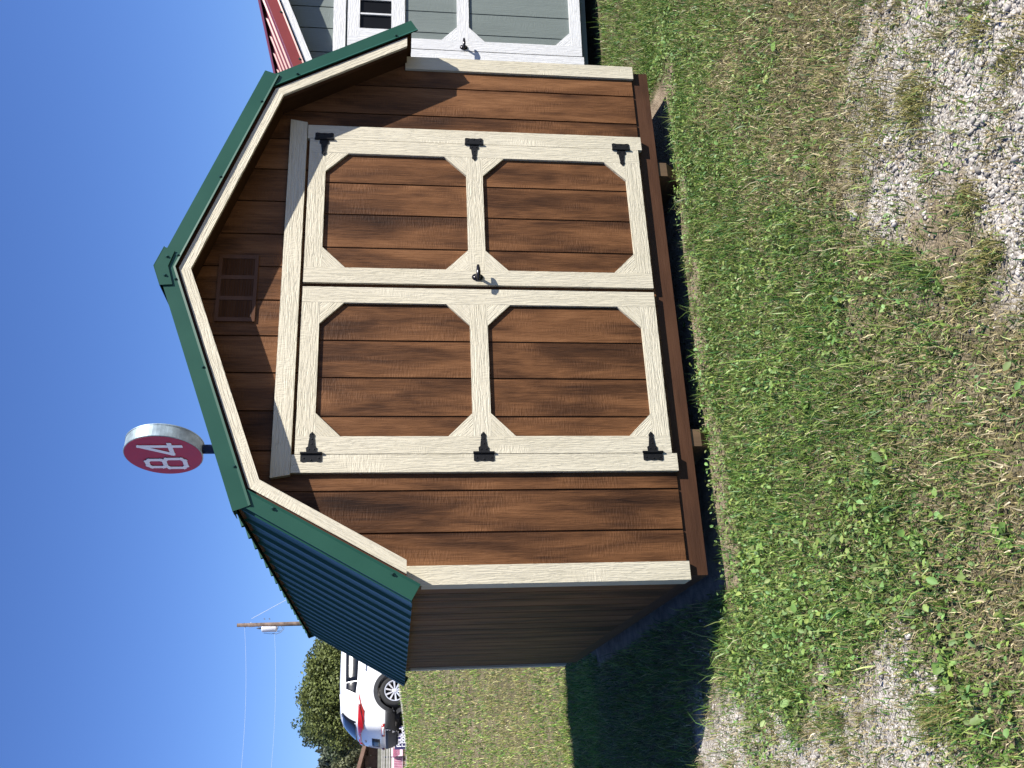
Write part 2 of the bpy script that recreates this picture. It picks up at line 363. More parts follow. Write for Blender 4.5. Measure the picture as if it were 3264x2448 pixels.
def blades(x, y, hgt, wid, tint, lean=.6):
    N = len(x); z = ground(x, y)-.004; a = rng.random(N)*2*np.pi; b = rng.random(N)*2*np.pi
    side = np.stack([np.cos(a), np.sin(a), np.zeros(N)], -1)*wid[:, None]*.5
    ld = np.stack([np.cos(b), np.sin(b), np.zeros(N)], -1); ln = np.abs(rng.normal(0, lean, N))+.1
    p = np.stack([x, y, z], -1); up = np.array([0, 0, 1.])
    th1 = np.minimum(ln*.6, 1.2)[:, None]; th2 = np.minimum(ln*1.5, 1.75)[:, None]
    m = p + (up*np.cos(th1)+ld*np.sin(th1))*hgt[:, None]*.5
    t = m + (up*np.cos(th2)+ld*np.sin(th2))*hgt[:, None]*.55
    t[:, 2] = np.maximum(t[:, 2], z+.006)
    v = np.stack([p-side, p+side, m-side*.75, m+side*.75, t], 1)
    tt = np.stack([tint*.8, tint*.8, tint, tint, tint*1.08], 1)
    return v, tt
GREEN = np.array([[.125, .210, .036], [.190, .275, .062], [.085, .180, .036], [.270, .325, .100], [.055, .140, .040]])
DRY = np.array([[.37, .305, .155], [.47, .395, .225], [.29, .235, .11], [.29, .27, .11], [.52, .45, .29]])
def make_grass():
    V, T = [], []
    for (x0, x1, y0, y1, dens, hm, wm) in ((-1.8, 4.3, -3.15, .35, 19500, .036, .0047), (-3.0, .1, .3, 6.0, 3600, .062, .0042), (4.2, 7.5, -.6, 2.0, 3600, .05, .0055), (3.0, 4.25, .3, 1.8, 6500, .045, .0045), (-3.5, 4.5, 4.2, 9.5, 2600, .055, .0075), (-4.5, 5.5, 9.5, 17.4, 1500, .055, .011)):
        n = int((x1-x0)*(y1-y0)*dens); x = rng.uniform(x0, x1, n); y = rng.uniform(y0, y1, n)
        cvv = cover(x, y); cl = fbm(x+3, y+5, 7.); cl2 = fbm(x, y, 2.2)
        g = cvv[:, 0]*(.55+.9*cl2); d = cvv[:, 1]*(.6+.9*cl)
        soilcut = 1-.7*np.clip(cvv[:, 3]+.9*cvv[:, 2]-.25, 0, 1)*(cl < .62)
        keep = rng.random(n) < np.clip((g+d)*(.5+1.2*cl)*soilcut, 0, 1)
        keep &= ~((x > -.01) & (x < 3.08) & (y > .10-.12*(fbm(x, y, 3.)-.3)) & (y < 3.7))          # under the brown shed
        keep &= bank_y(x, y) < 15.6
        strip = (x > -.05) & (x < 3.15) & (y > -.13+.10*(fbm(x+9, y, 2.6)-.5)*2) & (y < .4); keep &= ~strip | (rng.random(n) < .22)
        u = (x-3.7)*math.cos(-.122)+(y-1.39)*math.sin(-.122); vv = -(x-3.7)*math.sin(-.122)+(y-1.39)*math.cos(-.122)
        keep &= ~((u > 0) & (u < 2.5) & (vv > .02) & (vv < 3.8))
        x, y, g, d, cl = x[keep], y[keep], g[keep], d[keep], cl[keep]; n = len(x)
        isdry = rng.random(n) < d/(g+d+1e-6)
        tint = np.where(isdry[:, None], DRY[rng.integers(0, 5, n)], GREEN[rng.integers(0, 5, n)])*rng.uniform(.5, 1.35, (n, 1))
        tint = tint*np.where(isdry, 1., .75+.6*fbm(x+50, y, 1.5))[:, None]*np.where(y[:, None] > 4.2, np.array([1.15, 1.25, .95]), np.array([1., 1., 1.]))
        hg = hm*rng.gamma(5, .2, n)*np.where(isdry, .75, 1.)*(.6+.8*cl); wd = wm*rng.uniform(.7, 1.5, n)*np.where(isdry, .8, 1.)
        long_ = rng.random(n) < .03; hg[long_] *= 1.7
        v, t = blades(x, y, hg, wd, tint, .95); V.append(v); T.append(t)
    # tufts standing by themselves in the gravel and along the shed
    tx, ty = [], []
    for k in range(420):
        for _ in range(20):
            a = rng.uniform(-1.6, 3.6); b = rng.uniform(-3.2, -.1); c_ = cover([a], [b])[0]
            if rng.random() < .12+.7*(c_[2] > .22): break
        tx.append(a); ty.append(b)
    for k in range(46): tx.append(rng.uniform(-.9, 3.1)); ty.append(rng.uniform(-.22, .05))
    for a, b in zip(tx, ty):
        n = int(rng.integers(14, 60)); r_ = rng.normal(0, rng.uniform(.012, .035), (n, 2)); c_ = cover([a], [b])[0]
        dry = rng.random(n) < (.75 if c_[2] > .3 else .25)
        tint = np.where(dry[:, None], DRY[rng.integers(0, 5, n)]*.85, GREEN[rng.integers(0, 5, n)]*1.1)*rng.uniform(.8, 1.2, (n, 1))
        v, t = blades(a+r_[:, 0], b+r_[:, 1], rng.gamma(6, .0085, n), rng.uniform(.0022, .0042, n), tint, .8); V.append(v); T.append(t)
    for (px, py, n, rr, hh, dr) in ((1995, 235, 260, .045, .085, .7), (1975, 205, 120, .03, .07, .8), (2010, 600, 170, .035, .10, .1), (1965, 560, 120, .03, .09, .1), (1590, 60, 110, .03, .07, .1), (1560, 100, 90, .03, .06, .1), (2100, 440, 130, .035, .06, .8), (2140, 545, 150, .04, .07, .75), (2120, 60, 130, .035, .07, .8), (2190, 130, 110, .03, .06, .85), (2020, 1560, 150, .035, .10, .5), (2060, 1530, 120, .03, .08, .5), (2100, 620, 150, .04, .06, .6), (1900, 240, 140, .05, .06, .8), (1860, 330, 150, .05, .06, .8), (1640, 1545, 160, .05, .08, .15), (1730, 1560, 160, .05, .09, .15), (1820, 1545, 150, .04, .08, .3)):
        g_ = on_z(px*1.4756, py*1.4756); r_ = rng.normal(0, rr, (n, 2)); dry = rng.random(n) < dr
        tint = np.where(dry[:, None], np.array([.30, .27, .10])*rng.uniform(.7, 1.3, (n, 1)), GREEN[rng.integers(0, 5, n)]*.9)
        v, t = blades(g_[0]+r_[:, 0], g_[1]+r_[:, 1], hh*rng.uniform(.5, 1.2, n), rng.uniform(.0025, .0046, n), tint, .7); V.append(v); T.append(t)
    v = np.concatenate(V); t = np.concatenate(T)
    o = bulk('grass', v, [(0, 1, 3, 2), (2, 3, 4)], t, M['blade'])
    tag(o, 'mown green and dry tan grass around the sheds and up the bank', 'grass', kind='stuff')
make_grass()
def leaf_quads(p, nrm, size, aspect=.6, fold=.25):
    """folded diamond leaves: p (N,3), nrm (N,3) facing, size (N)"""
    N = len(p); r_ = rng.normal(size=(N, 3)); a = np.cross(nrm, r_); a /= np.linalg.norm(a, axis=1)[:, None]+1e-9; b = np.cross(nrm, a)
    s_ = size[:, None]
    return np.stack([p-a*s_*.5, p+b*s_*aspect*.5+nrm*s_*fold*.3, p+a*s_*.5, p-b*s_*aspect*.5+nrm*s_*fold*.3], 1)
def leaf_hex(p, nrm, size, aspect=.6):
    N = len(p); r_ = rng.normal(size=(N, 3)); a = np.cross(nrm, r_); a /= np.linalg.norm(a, axis=1)[:, None]+1e-9; b = np.cross(nrm, a)
    s_ = size[:, None]; w_ = s_*aspect*.5
    return np.stack([p-a*s_*.5, p-a*s_*.22+b*w_*.85+nrm*s_*.10, p+a*s_*.18+b*w_+nrm*s_*.08, p+a*s_*.55-nrm*s_*.10, p+a*s_*.18-b*w_+nrm*s_*.08, p-a*s_*.22-b*w_*.85+nrm*s_*.10, p], 1)
def make_clover():
    n = 90000; x = rng.uniform(-1.8, 4.6, n); y = rng.uniform(-3.0, .12, n); c_ = cover(x, y); pat = fbm(x+20, y+4, 3.2)
    wgt = .55*c_[:, 0]*np.clip((pat-.42)*4, 0, 1) + 1.1*np.exp(-((y+.16)/.10)**2)*(x > -.9)*(x < 3.3)*.55 + .17*(x < .1)*(y > -1.2)*c_[:, 0]
    keep = (rng.random(n) < wgt) & ~((x > 0) & (x < 3.07) & (y > .06)); x, y = x[keep], y[keep]; n = len(x)
    z = ground(x, y)+rng.uniform(.008, .055, n); nr = rng.normal(size=(n, 3))*.45+np.array([.1, -.15, 1.]); nr /= np.linalg.norm(nr, axis=1)[:, None]
    tint = np.array([.16, .25, .07])*rng.uniform(.6, 1.5, (n, 1))*np.stack([rng.uniform(.8, 1.3, n), np.ones(n), rng.uniform(.7, 1.3, n)], -1)
    v = leaf_hex(np.stack([x, y, z], -1), nr, (rng.gamma(3, .0030, n)+.005)*np.where(x < .1, 1.25, 1.), .62)
    o = bulk('ground_cover', v, [(0, 1, 6), (1, 2, 6), (2, 3, 6), (3, 4, 6), (4, 5, 6), (5, 0, 6)], tint, M['leaf']); tag(o, 'low clover and small weed leaves among the grass', 'ground cover', kind='stuff')
make_clover()
def make_stones():
    ph = (1+5**.5)/2
    ico = np.array([(-1, ph, 0), (1, ph, 0), (-1, -ph, 0), (1, -ph, 0), (0, -1, ph), (0, 1, ph), (0, -1, -ph), (0, 1, -ph), (ph, 0, -1), (ph, 0, 1), (-ph, 0, -1), (-ph, 0, 1)])/1.9
    FI = [(0, 11, 5), (0, 5, 1), (0, 1, 7), (0, 7, 10), (0, 10, 11), (1, 5, 9), (5, 11, 4), (11, 10, 2), (10, 7, 6), (7, 1, 8), (3, 9, 4), (3, 4, 2), (3, 2, 6), (3, 6, 8), (3, 8, 9), (4, 9, 5), (2, 4, 11), (6, 2, 10), (8, 6, 7), (9, 8, 1)]
    octa = np.array([(1, 0, 0), (0, 1, 0), (-1, 0, 0), (0, -1, 0), (0, 0, 1), (0, 0, -1)], float)*1.12
    FO = [(0, 1, 4), (1, 2, 4), (2, 3, 4), (3, 0, 4), (1, 0, 5), (2, 1, 5), (3, 2, 5), (0, 3, 5)]
    for base, F, n, s0, s1, cut in ((octa, FO, 170000, .0009, .0018, .22), (ico, FI, 22000, .0016, .0040, .38)):
        k0 = len(base); x = rng.uniform(-2.2, 3.8, n); y = rng.uniform(-3.2, 1.3, n); c_ = cover(x, y); pat = fbm(x+70, y, 4.)
        keep = rng.random(n) < np.clip(c_[:, 2]*1.5-cut, 0, 1)*np.clip(pat*2.8-.75, .06, 1)
        keep &= ~((x > -.05) & (x < 3.1) & (y > -.02)); x, y = x[keep], y[keep]; n = len(x)
        sz = rng.gamma(2.6, s0, n)+s1; sz[rng.random(n) < .01] *= 1.7
        v = base[None]*rng.uniform(.68, 1.3, (n, k0, 1)); v = v*np.stack([rng.uniform(.8, 1.5, n), rng.uniform(.7, 1.1, n), rng.uniform(.5, .85, n)], -1)[:, None, :]
        tl = rng.normal(0, .45, n); ct, s_ = np.cos(tl), np.sin(tl)
        v = np.stack([v[..., 0]*ct[:, None]-v[..., 2]*s_[:, None], v[..., 1], v[..., 0]*s_[:, None]+v[..., 2]*ct[:, None]], -1)
        a = rng.random(n)*6.283; ca_, sa = np.cos(a)[:, None], np.sin(a)[:, None]
        v = np.stack([v[..., 0]*ca_-v[..., 1]*sa, v[..., 0]*sa+v[..., 1]*ca_, v[..., 2]], -1)*sz[:, None, None]
        v += np.stack([x, y, ground(x, y)+sz*.3], -1)[:, None, :]
        k = rng.random(n); tint = np.stack([.29+.25*k, .268+.236*k, .24+.225*k], -1)*rng.uniform(.65, 1.1, (n, 1)); tint[rng.random(n) < .15] *= np.array([.75, .66, .55])
        o = bulk('gravel', v, F, tint, M['stone']); tag(o, 'fine pale grit lying in the dry grass' if base is octa else 'loose pale limestone pebbles breaking through the dry grass', 'gravel', kind='stuff'); print('stones', n)
make_stones()

# ------------------------------------------------------------------ weeds one can tell apart
def weed(x, y, n, size, tall):
    z = float(ground(x, y)); lab = 'broad leaved weed rooted in the bare strip along the brown shed' if y > -.38 else ('broad leaved weed standing in or beside the pale gravel' if cover([x], [y])[0][2] > .22 else 'broad leaved weed growing up out of the open grass before the shed')
    e = empty('weed_plant', (x, y, z-.004), rng.random()*6.28, lab, 'weed', lab.replace('weed', 'weeds', 1))
    for k in range(n):
        an = 6.283*k/n + rng.normal(0, .25); L = size*rng.uniform(.7, 1.2); el = rng.uniform(.25, .9)*(1.3 if tall else 1.)
        d = Vector((math.cos(an), math.sin(an), 0)); sd = Vector((-d.y, d.x, 0)); up = Vector((0, 0, 1))
        mb = MB(); prev = None
        for i, (t, wd) in enumerate(((0, .05), (.3, .16), (.6, .26), (.85, .17), (1., .01))):
            c_ = d*(L*t*math.cos(el)) + up*(L*math.sin(el)*(t-.55*t*t)*1.4)
            b = len(mb.v); mb.v += [tuple(c_-sd*L*wd+up*L*wd*.35), tuple(c_), tuple(c_+sd*L*wd+up*L*wd*.35)]
            if i: mb.f += [(b-3, b-2, b+1, b), (b-2, b-1, b+2, b+1)]
        me = bpy.data.meshes.new('leaf'); me.from_pydata(mb.v, [], mb.f); me.polygons.foreach_set('use_smooth', [True]*len(me.polygons))
        t = np.array([.14, .24, .055, 1.])*rng.uniform(.7, 1.35); t[3] = 1
        ca = me.color_attributes.new('tint', 'FLOAT_COLOR', 'POINT'); ca.data.foreach_set('color', np.tile(t, len(mb.v)).astype(np.float32))
        me.materials.append(M['leaf']); inst(me, 'leaf', e)
for (px, py, n, sz, tall) in ((1830, 770, 8, .07, 0), (1745, 870, 7, .075, 0), (2050, 1440, 7, .10, 1), (1990, 1170, 8, .08, 0), (1660, 1310, 8, .075, 1), (1740, 1240, 7, .06, 0), (1575, 800, 7, .055, 1), (1530, 930, 8, .06, 1), (1525, 1010, 7, .05, 1), (1510, 840, 6, .045, 1), (2170, 1160, 7, .09, 0), (1910, 880, 7, .07, 0), (1640, 920, 6, .05, 0), (1870, 1290, 8, .08, 1), (1520, 1150, 6, .045, 1), (2040, 620, 7, .06, 1), (1700, 1080, 7, .055, 0), (1620, 1400, 7, .07, 1), (1560, 1330, 6, .06, 1), (1480, 700, 6, .045, 1), (1790, 1480, 7, .075, 1), (1440, 100, 6, .05, 1)):
    g = on_z(px*1.4756, py*1.4756); weed(g[0], g[1], n, sz*.62, tall)

# ------------------------------------------------------------------ sheds
def meet(p, d, q, e):
    """crossing of lines p+td and q+se in 2D"""
    cr = d[0]*e[1]-d[1]*e[0]; t = ((q[0]-p[0])*e[1]-(q[1]-p[1])*e[0])/cr
    return (p[0]+d[0]*t, p[1]+d[1]*t)
class Gambrel:
    def __init__(s, W, E, K, A):
        s.W, s.E, s.K, s.A = W, np.array(E), np.array(K), np.array(A)
        s.d1 = (s.K-s.E)/np.linalg.norm(s.K-s.E); s.d2 = (s.A-s.K)/np.linalg.norm(s.A-s.K)
        s.n1 = np.array([-s.d1[1], s.d1[0]]); s.n2 = np.array([-s.d2[1], s.d2[0]])
    def kn(s, o): return np.array(meet(s.K+s.n1*o, s.d1, s.K+s.n2*o, s.d2))
    def ap(s, o): return np.array(meet(s.K+s.n2*o, s.d2, (s.A[0], 0), (0, 1)))
    def ea(s, o, ext=None):
        if ext is None: return np.array(meet(s.E+s.n1*o, s.d1, (0, s.E[1]), (1, 0)))
        return s.E+s.n1*o-s.d1*ext
    def up0(s, o, ext): return s.K+s.n2*o-s.d2*ext
    def mir(s, p): return (s.W-p[0], p[1])
    def z(s, x, o):
        x = min(x, s.W-x); k = s.kn(o)
        if x >= k[0]: return k[1]+(x-k[0])*s.d2[1]/s.d2[0]
        return k[1]-(k[0]-x)*s.d1[1]/s.d1[0]
def plank_mesh(x0, x1, z0, zf, y0, y1, kinks, mat):
    xs = [x0]+[k for k in kinks if x0 < k < x1]+[x1]
    pts = [(x0, z0), (x1, z0)]+[(x, zf(x)) for x in reversed(xs)]
    return MB().prism(pts, y0, y1)
def shed(name, loc, rz, G, D, oh, mats, grooves, zsk, ztrim, doorset, label, ridge_ext=.105):
    """G gambrel outline of the rake's lower edge, D depth, oh rake overhang"""
    W = G.W; root = empty(name, loc, rz, label, 'shed')
    sid, trim, metal, skirt, soff = mats['siding'], mats['trim'], mats['metal'], mats['skirt'], mats['soffit']
    gap = .0045; wallo = .045; kk = [G.kn(wallo)[0], W/2, W-G.kn(wallo)[0]]
    # floor frame and skids
    MB().box(.026, W-.026, .012, .05, zsk, ztrim+.04).build('floor_joist', skirt, root, 'x')
    MB().box(.026, W-.026, D-.05, D-.012, zsk, ztrim+.04).build('floor_joist', skirt, root, 'x')
    MB().box(.026, .064, .0502, D-.0502, zsk, ztrim+.04).build('floor_joist', skirt, root, 'y')
    MB().box(W-.064, W-.026, .0502, D-.0502, zsk, ztrim+.04).build('floor_joist', skirt, root, 'y')
    for sx in doorset['skids']:
        MB().prism([(.022, zsk-.001), (.022, zsk-.055), (.085, -.02), (.1, -.16), (D-.1, -.16), (D-.02, zsk-.05), (D-.02, zsk-.001)], sx-.045, sx+.045, 'yz').build('skid', M['skid'], root, 'y')
    # walls: a sheet with its planks
    d0, d1, dz0, dz1 = doorset['open']
    fr = MB()
    ins = .03
    def wallpoly(x0, x1): return [(x0, ztrim+.005), (x1, ztrim+.005)]
    def sheet(y0, y1):
        c = [(.03, ztrim+.005), (W-.03, ztrim+.005), (W-.03, G.z(W-.03, .02)), G.mir(G.kn(.02)), tuple(G.ap(.02)), tuple(G.kn(.02)), (.03, G.z(.03, .02))]
        return MB().prism(c, y0, y1)
    zf = lambda x: G.z(x, wallo)
    fw = sheet(.0108, .045).build('front_wall', M['dark'] if False else sid, root)
    gs = [.016]+grooves+[W-.016]
    for a, b in zip(gs[:-1], gs[1:]):
        plank_mesh(a+gap, b-gap, ztrim+.008, zf, 0., .0105, kk, sid).build('siding_plank', sid, fw)
    bw = sheet(D-.045, D-.0108).build('back_wall', sid, root)
    for a, b in zip(gs[:-1], gs[1:]):
        plank_mesh(a+gap, b-gap, ztrim+.008, zf, D-.0105, D, kk, sid).build('siding_plank', sid, bw)
    ztop = G.z(.016, .075)
    for side in (0, 1):
        X = (lambda a, b: (a, b)) if side == 0 else (lambda a, b: (W-b, W-a))
        x0, x1 = X(.0268, .06); sw = MB().box(x0, x1, .046, D-.046, ztrim+.005, ztop-.02).build('side_wall', sid, root)
        ys = list(np.arange(.10, D-.05, .2032))+[D-.012]; ys[0] = .012
        x0, x1 = X(.016, .0265)
        for a, b in zip(ys[:-1], ys[1:]): MB().box(x0, x1, a+gap, b-gap, ztrim+.008, ztop).build('siding_plank', sid, sw)
        for (y0, y1, ya, yb) in ((-.016, -.0002, -.016, .09), (D+.0002, D+.016, D-.09, D+.016)):
            cx0, cx1 = X(0., .089); MB().box(cx0, cx1, y0, y1, ztrim, G.z(.05, .03)).build('corner_trim', trim, root)
            cx0, cx1 = X(0., .0155)
            MB().box(cx0, cx1, (.0002 if y0 < 0 else ya), (yb if y0 < 0 else D), ztrim+.001, G.z(.008, .03)-.005).build('corner_trim', trim, root)
    # rakes front and back
    for back in (0, 1):
        Y = (lambda a, b: (-oh+a, -oh+b)) if not back else (lambda a, b: (D+oh-b, D+oh-a))
        for m in (0, 1):
            f = (lambda p: tuple(p)) if m == 0 else G.mir
            gl = (lambda d: (d[0], 0, d[1])) if m == 0 else (lambda d: (-d[0], 0, d[1]))
            def strip(nm, mat, a, b, c_, d_, y0, y1, g, bev=0):
                return MB().prism([f(a), f(b), f(c_), f(d_)], *Y(y0, y1)).build(nm, mat, root, gl(g))
            strip('rake_trim', trim, G.ea(0), G.kn(0), G.kn(.054), G.ea(.054), 0, .016, G.d1)
            strip('rake_trim', trim, G.kn(0), G.ap(0), G.ap(.054), G.kn(.054), 0, .016, G.d2)
            strip('sub_fascia', skirt, G.ea(.008), G.kn(.008), G.kn(.125), G.ea(.125), .0163, .05, G.d1)
            strip('sub_fascia', skirt, G.kn(.008), G.ap(.008), G.ap(.125), G.kn(.125), .0163, .05, G.d2)
            strip('soffit', soff, G.ea(.03), G.kn(.03), G.kn(.06), G.ea(.06), .0503, oh+.0, G.d1)
            strip('soffit', soff, G.kn(.03), G.ap(.03), G.ap(.06), G.kn(.06), .0503, oh+.0, G.d2)
            # metal flashing: face, kicked out hem, flange on the roof
            def flash(a_lo, b_lo, a_hi, b_hi, nrm, d, dy=0.):
                y0, y1 = Y(-.011+dy, -.008+dy); yh = (y0-.006) if not back else (y1+.006); yf = (y0+.13) if not back else (y1-.13)
                mb = MB(); al, bl, ah, bh = [np.array(f(p)) for p in (a_lo, b_lo, a_hi, b_hi)]
                mb.prism([tuple(al), tuple(bl), tuple(bh), tuple(ah)], y0, y1)
                n2 = (bh-bl)/np.linalg.norm(bh-bl); nn = (ah-al)/np.linalg.norm(ah-al)
                yy = y0 if not back else y1
                mb.hexa([(al[0], yy, al[1]), (bl[0], yy, bl[1]), (bl[0], yh, bl[1]), (al[0], yh, al[1])] + [(p[0]+n_[0]*.011, t, p[1]+n_[1]*.011) for p, n_, t in ((al, nn, yy), (bl, n2, yy), (bl, n2, yy-.0008 if not back else yy+.0008), (al, nn, yy-.0008 if not back else yy+.0008))])
                e0, e1 = sorted((y0, yf))
                mb.hexa([(ah[0], e0, ah[1]), (bh[0], e0, bh[1]), (bh[0], e1, bh[1]), (ah[0], e1, ah[1])] + [(p[0]+n_[0]*.003, t, p[1]+n_[1]*.003) for p, n_, t in ((ah, nn, e0), (bh, n2, e0), (bh, n2, e1), (ah, nn, e1))])
                return mb.build('gable_flashing', metal, root, (d[0], 0, d[1]))
            flash(G.ea(.066, .108), G.kn(.066), G.ea(.143, .108), G.kn(.143)+(0, -.012), G.n1, G.d1, .0045)
            flash(G.up0(.067, ridge_ext), G.ap(.067), G.up0(.146, ridge_ext), G.ap(.146), G.n2, G.d2)
            if not back:
                for (p, q, ts) in ((G.ea(.085, .08), G.kn(.085), (.12, .82)), (G.up0(.085, 0), G.ap(.085), (.08, .52, .94))):
                    for t in ts:
                        c_ = f(p+(q-p)*t); sgn = -1
                        MB().lathe([(.0085, 0), (.0085, .003), (.005, .003), (.005, .009)], (c_[0], -oh-.011, c_[1]), (0, -1, 0), 8).build('screw', M['screw'], root)
    # roof: deck, ribbed sheets, ridge cap
    y0, y1 = -oh+.02, D+oh-.02
    rf = MB()
    for m in (0, 1):
        f = (lambda p: tuple(p)) if m == 0 else G.mir
        rf.prism([f(G.ea(.1, .085)), f(G.kn(.1)), f(G.kn(.128)), f(G.ea(.128, .085))], y0+.032, y1-.032)
        rf.prism([f(G.up0(.11, .08)), f(G.ap(.11)), f(G.ap(.128)), f(G.up0(.128, .08))], y0+.032, y1-.032)
    rf = rf.build('roof', soff, root, 'y')
    prof = []
    nr = int((D+2*oh)/.2286)+1; ya = -oh-.004; yb = D+oh+.004
    cuts = list(np.linspace(ya, yb, 6))
    def rib(y):
        t = (y-ya-.02) % .2286
        if t < .030: return .012*min(1, min(t, .030-t)/.006)
        u = (t-.058) % .0569
        return .0008 if .024 < u < .036 and t < .2286-.01 else 0.
    for m in (0, 1):
        f = (lambda p: tuple(p)) if m == 0 else G.mir
        for lo, hi, nrm, o in ((lambda b: G.ea(b, .108), lambda b: G.kn(b)-G.d1*.03, G.n1, .137), (lambda b: G.up0(b, ridge_ext+.002), lambda b: G.ap(b), G.n2, .137)):
            for ca_, cb in zip(cuts[:-1], cuts[1:]):
                ys = set([ca_, cb])
                k0 = ya+.02
                while k0 < yb:
                    for t in (0, .006, .024, .030, .058+.023, .058+.026, .058+.034, .058+.037, .058+.080, .058+.083, .058+.091, .058+.094): 
                        if ca_ < k0+t < cb: ys.add(k0+t)
                    k0 += .2286
                ys = sorted(ys); mb = MB()
                for y in ys:
                    h = rib(y) + o
                    a, b = f(lo(h)), f(hi(h)); mb.v += [(a[0], y, a[1]), (b[0], y, b[1])]
                for i in range(len(ys)-1): mb.f.append((2*i, 2*i+1, 2*i+3, 2*i+2))
                ob = mb.build('roof_panel', metal, rf, 'y'); md = ob.modifiers.new('s', 'SOLIDIFY'); md.thickness = .0012; md.offset = 0
    cap = MB()
    for m in (0, 1):
        f = (lambda p: tuple(p)) if m == 0 else G.mir
        a0, a1, b0, b1 = G.ap(.160), G.ap(.163), G.ap(.160)-G.d2*.115, G.ap(.163)-G.d2*.115
        cap.prism([f(b0), f(a0), f(a1), f(b1)], -oh-.02, D+oh+.02)
        c0 = G.ap(.098); cap.prism([f(c0), f(G.ap(.1595)), f(G.ap(.1595)-G.d2*.112), f(G.ap(.105)-G.d2*(.108 if m == 0 else .092))], -oh-.0195, -oh-.0165)
    cap.build('ridge_cap', metal, rf, 'y')
    for m, t in ((0, .055), (1, .055)):
        c_ = G.ap(.125)-G.d2*t; c_ = tuple(c_) if m == 0 else G.mir(c_)
        MB().lathe([(.0085, 0), (.0085, .003), (.005, .003), (.005, .009)], (c_[0], -oh-.0196, c_[1]), (0, -1, 0), 8).build('screw', M['screw'], rf)
    # doors
    t0 = -.016
    for dr in doorset['doors']:
        x0, x1, z0, z1 = dr['x0'], dr['x1'], dr['z0'], dr['z1']; sw = .089
        d = MB().box(x0+.004, x1-.004, .0001-.0035, -.0015, z0+.006, z1-.006).build('door', sid, root)
        holes = dr['panels']; dg = [x0+.01]+dr['grooves']+[x1-.01]
        for (pz0, pz1) in holes:
            for a, b in zip(dg[:-1], dg[1:]): MB().box(a+gap, b-gap, -.0095, -.0038, pz0-.03, pz1+.03).build('siding_plank', sid, d)
        td = -.0255
        MB().box(x0, x0+sw, td, -.0097, z0, z1).build('stile', trim, d); MB().box(x1-sw, x1, td, -.0097, z0, z1).build('stile', trim, d)
        for (r0, r1) in dr['rails']: MB().box(x0+sw+.0006, x1-sw-.0006, td+.0004, -.0097, r0, r1).build('rail', trim, d, 'x')
        for (pz0, pz1, tl, tr, bl, br) in dr['gussets']:
            g = .12; e = .0005; xa, xb = x0+sw+e, x1-sw-e; za, zb = pz0+e, pz1-e
            for on, pts, gr in ((tl, [(xa, zb-g), (xa+g, zb), (xa, zb)], (1, 0, 1)), (tr, [(xb, zb), (xb-g, zb), (xb, zb-g)], (1, 0, -1)), (bl, [(xa, za), (xa+g, za), (xa, za+g)], (1, 0, -1)), (br, [(xb, za), (xb, za+g), (xb-g, za)], (1, 0, 1))):
                if on: MB().prism(pts, td+.0008, -.0097).build('corner_gusset', trim, d, gr)
        for (hz, sg) in dr.get('hinges', []):
            hx = x0 if sg > 0 else x1; td2 = td-.0002
            h = MB(); P = lambda a, b: (hx+sg*a, hz+b)
            h.prism([P(.008, .024), P(.008, -.024), P(.03, -.026), P(.037, -.017), P(.06, -.0145), P(.085, -.011), P(.088, -.013), P(.097, -.012), P(.112, 0), P(.097, .012), P(.088, .013), P(.085, .011), P(.06, .0145), P(.037, .017), P(.03, .026)], td2-.0035, td2)
            h.prism([P(-.002, .05), P(-.002, -.05), P(-.037, -.05), P(-.041, -.04), P(-.037, -.018), P(-.039, 0), P(-.037, .018), P(-.041, .04), P(-.037, .05)], td2-.003, td2)
            h.tube([(hx+sg*.003, td2-.006, hz-.052), (hx+sg*.003, td2-.006, hz+.052)], .0062, 10)
            for a, b in ((.05, .0), (.074, 0), (.1, 0), (-.022, .035), (-.022, -.035), (-.03, 0), (.022, .012), (.022, -.012)): h.lathe([(.0042, 0), (.0036, .0022), (0, .003)], (hx+sg*a, td2-.0034, hz+b), (0, -1, 0), 8)
            h.build('hinge', M['black'], d)
        for (kx, kz) in dr.get('handles', []):
            h = MB(); P2 = [(kx+.021*math.cos(t), kz+.030*math.sin(t)) for t in np.linspace(0, 6.2832, 25)[:-1]]
            h.prism(P2, td-.006, td); h.lathe([(.017, 0), (.0155, .008), (.009, .014), (.0085, .045), (.010, .052)], (kx, td-.005, kz), (0, -1, 0), 16)
            yb_ = td-.055
            h.tube([(kx-.048, yb_+.004, kz), (kx-.042, yb_, kz), (kx-.02, yb_-.004, kz), (kx, yb_-.006, kz), (kx+.02, yb_-.004, kz), (kx+.042, yb_, kz), (kx+.048, yb_+.004, kz)], [.004, .0075, .0105, .012, .0105, .0075, .004], 12)
            h.build('door_handle', M['chrome'], d, smooth=True)
        if 'window' in dr:
            wx0, wx1, wz0, wz1, nm = dr['window']
            for (a, b, c_, e, g) in ((x0+sw+.0006, wx0, wz0-.002, wz1+.002, 'z'), (wx1, x1-sw-.0006, wz0-.002, wz1+.002, 'z')): MB().box(a, b, td+.0005, -.0097, c_, e).build('window_frame', trim, d, g)
            wn = MB().box(wx0, wx1, -.0092, -.004, wz0, wz1).build('window', M['pane'], d)
            for k in range(1, nm):
                mx = wx0+(wx1-wx0)*k/nm; MB().box(mx-.007, mx+.007, td+.003, -.0094, wz0, wz1).build('muntin', trim, d)
    for (a, b, c_, e) in doorset['casings']: MB().box(a, b, -.025, -.0002, c_, e).build('door_casing', trim, root)
    hx = doorset['header']; MB().prism([(hx[0]+.016, hx[2]), (hx[1]-.016, hx[2]), (hx[1], hx[3]), (hx[0], hx[3])], -.029, -.0002).build('door_header', trim, root, 'x')
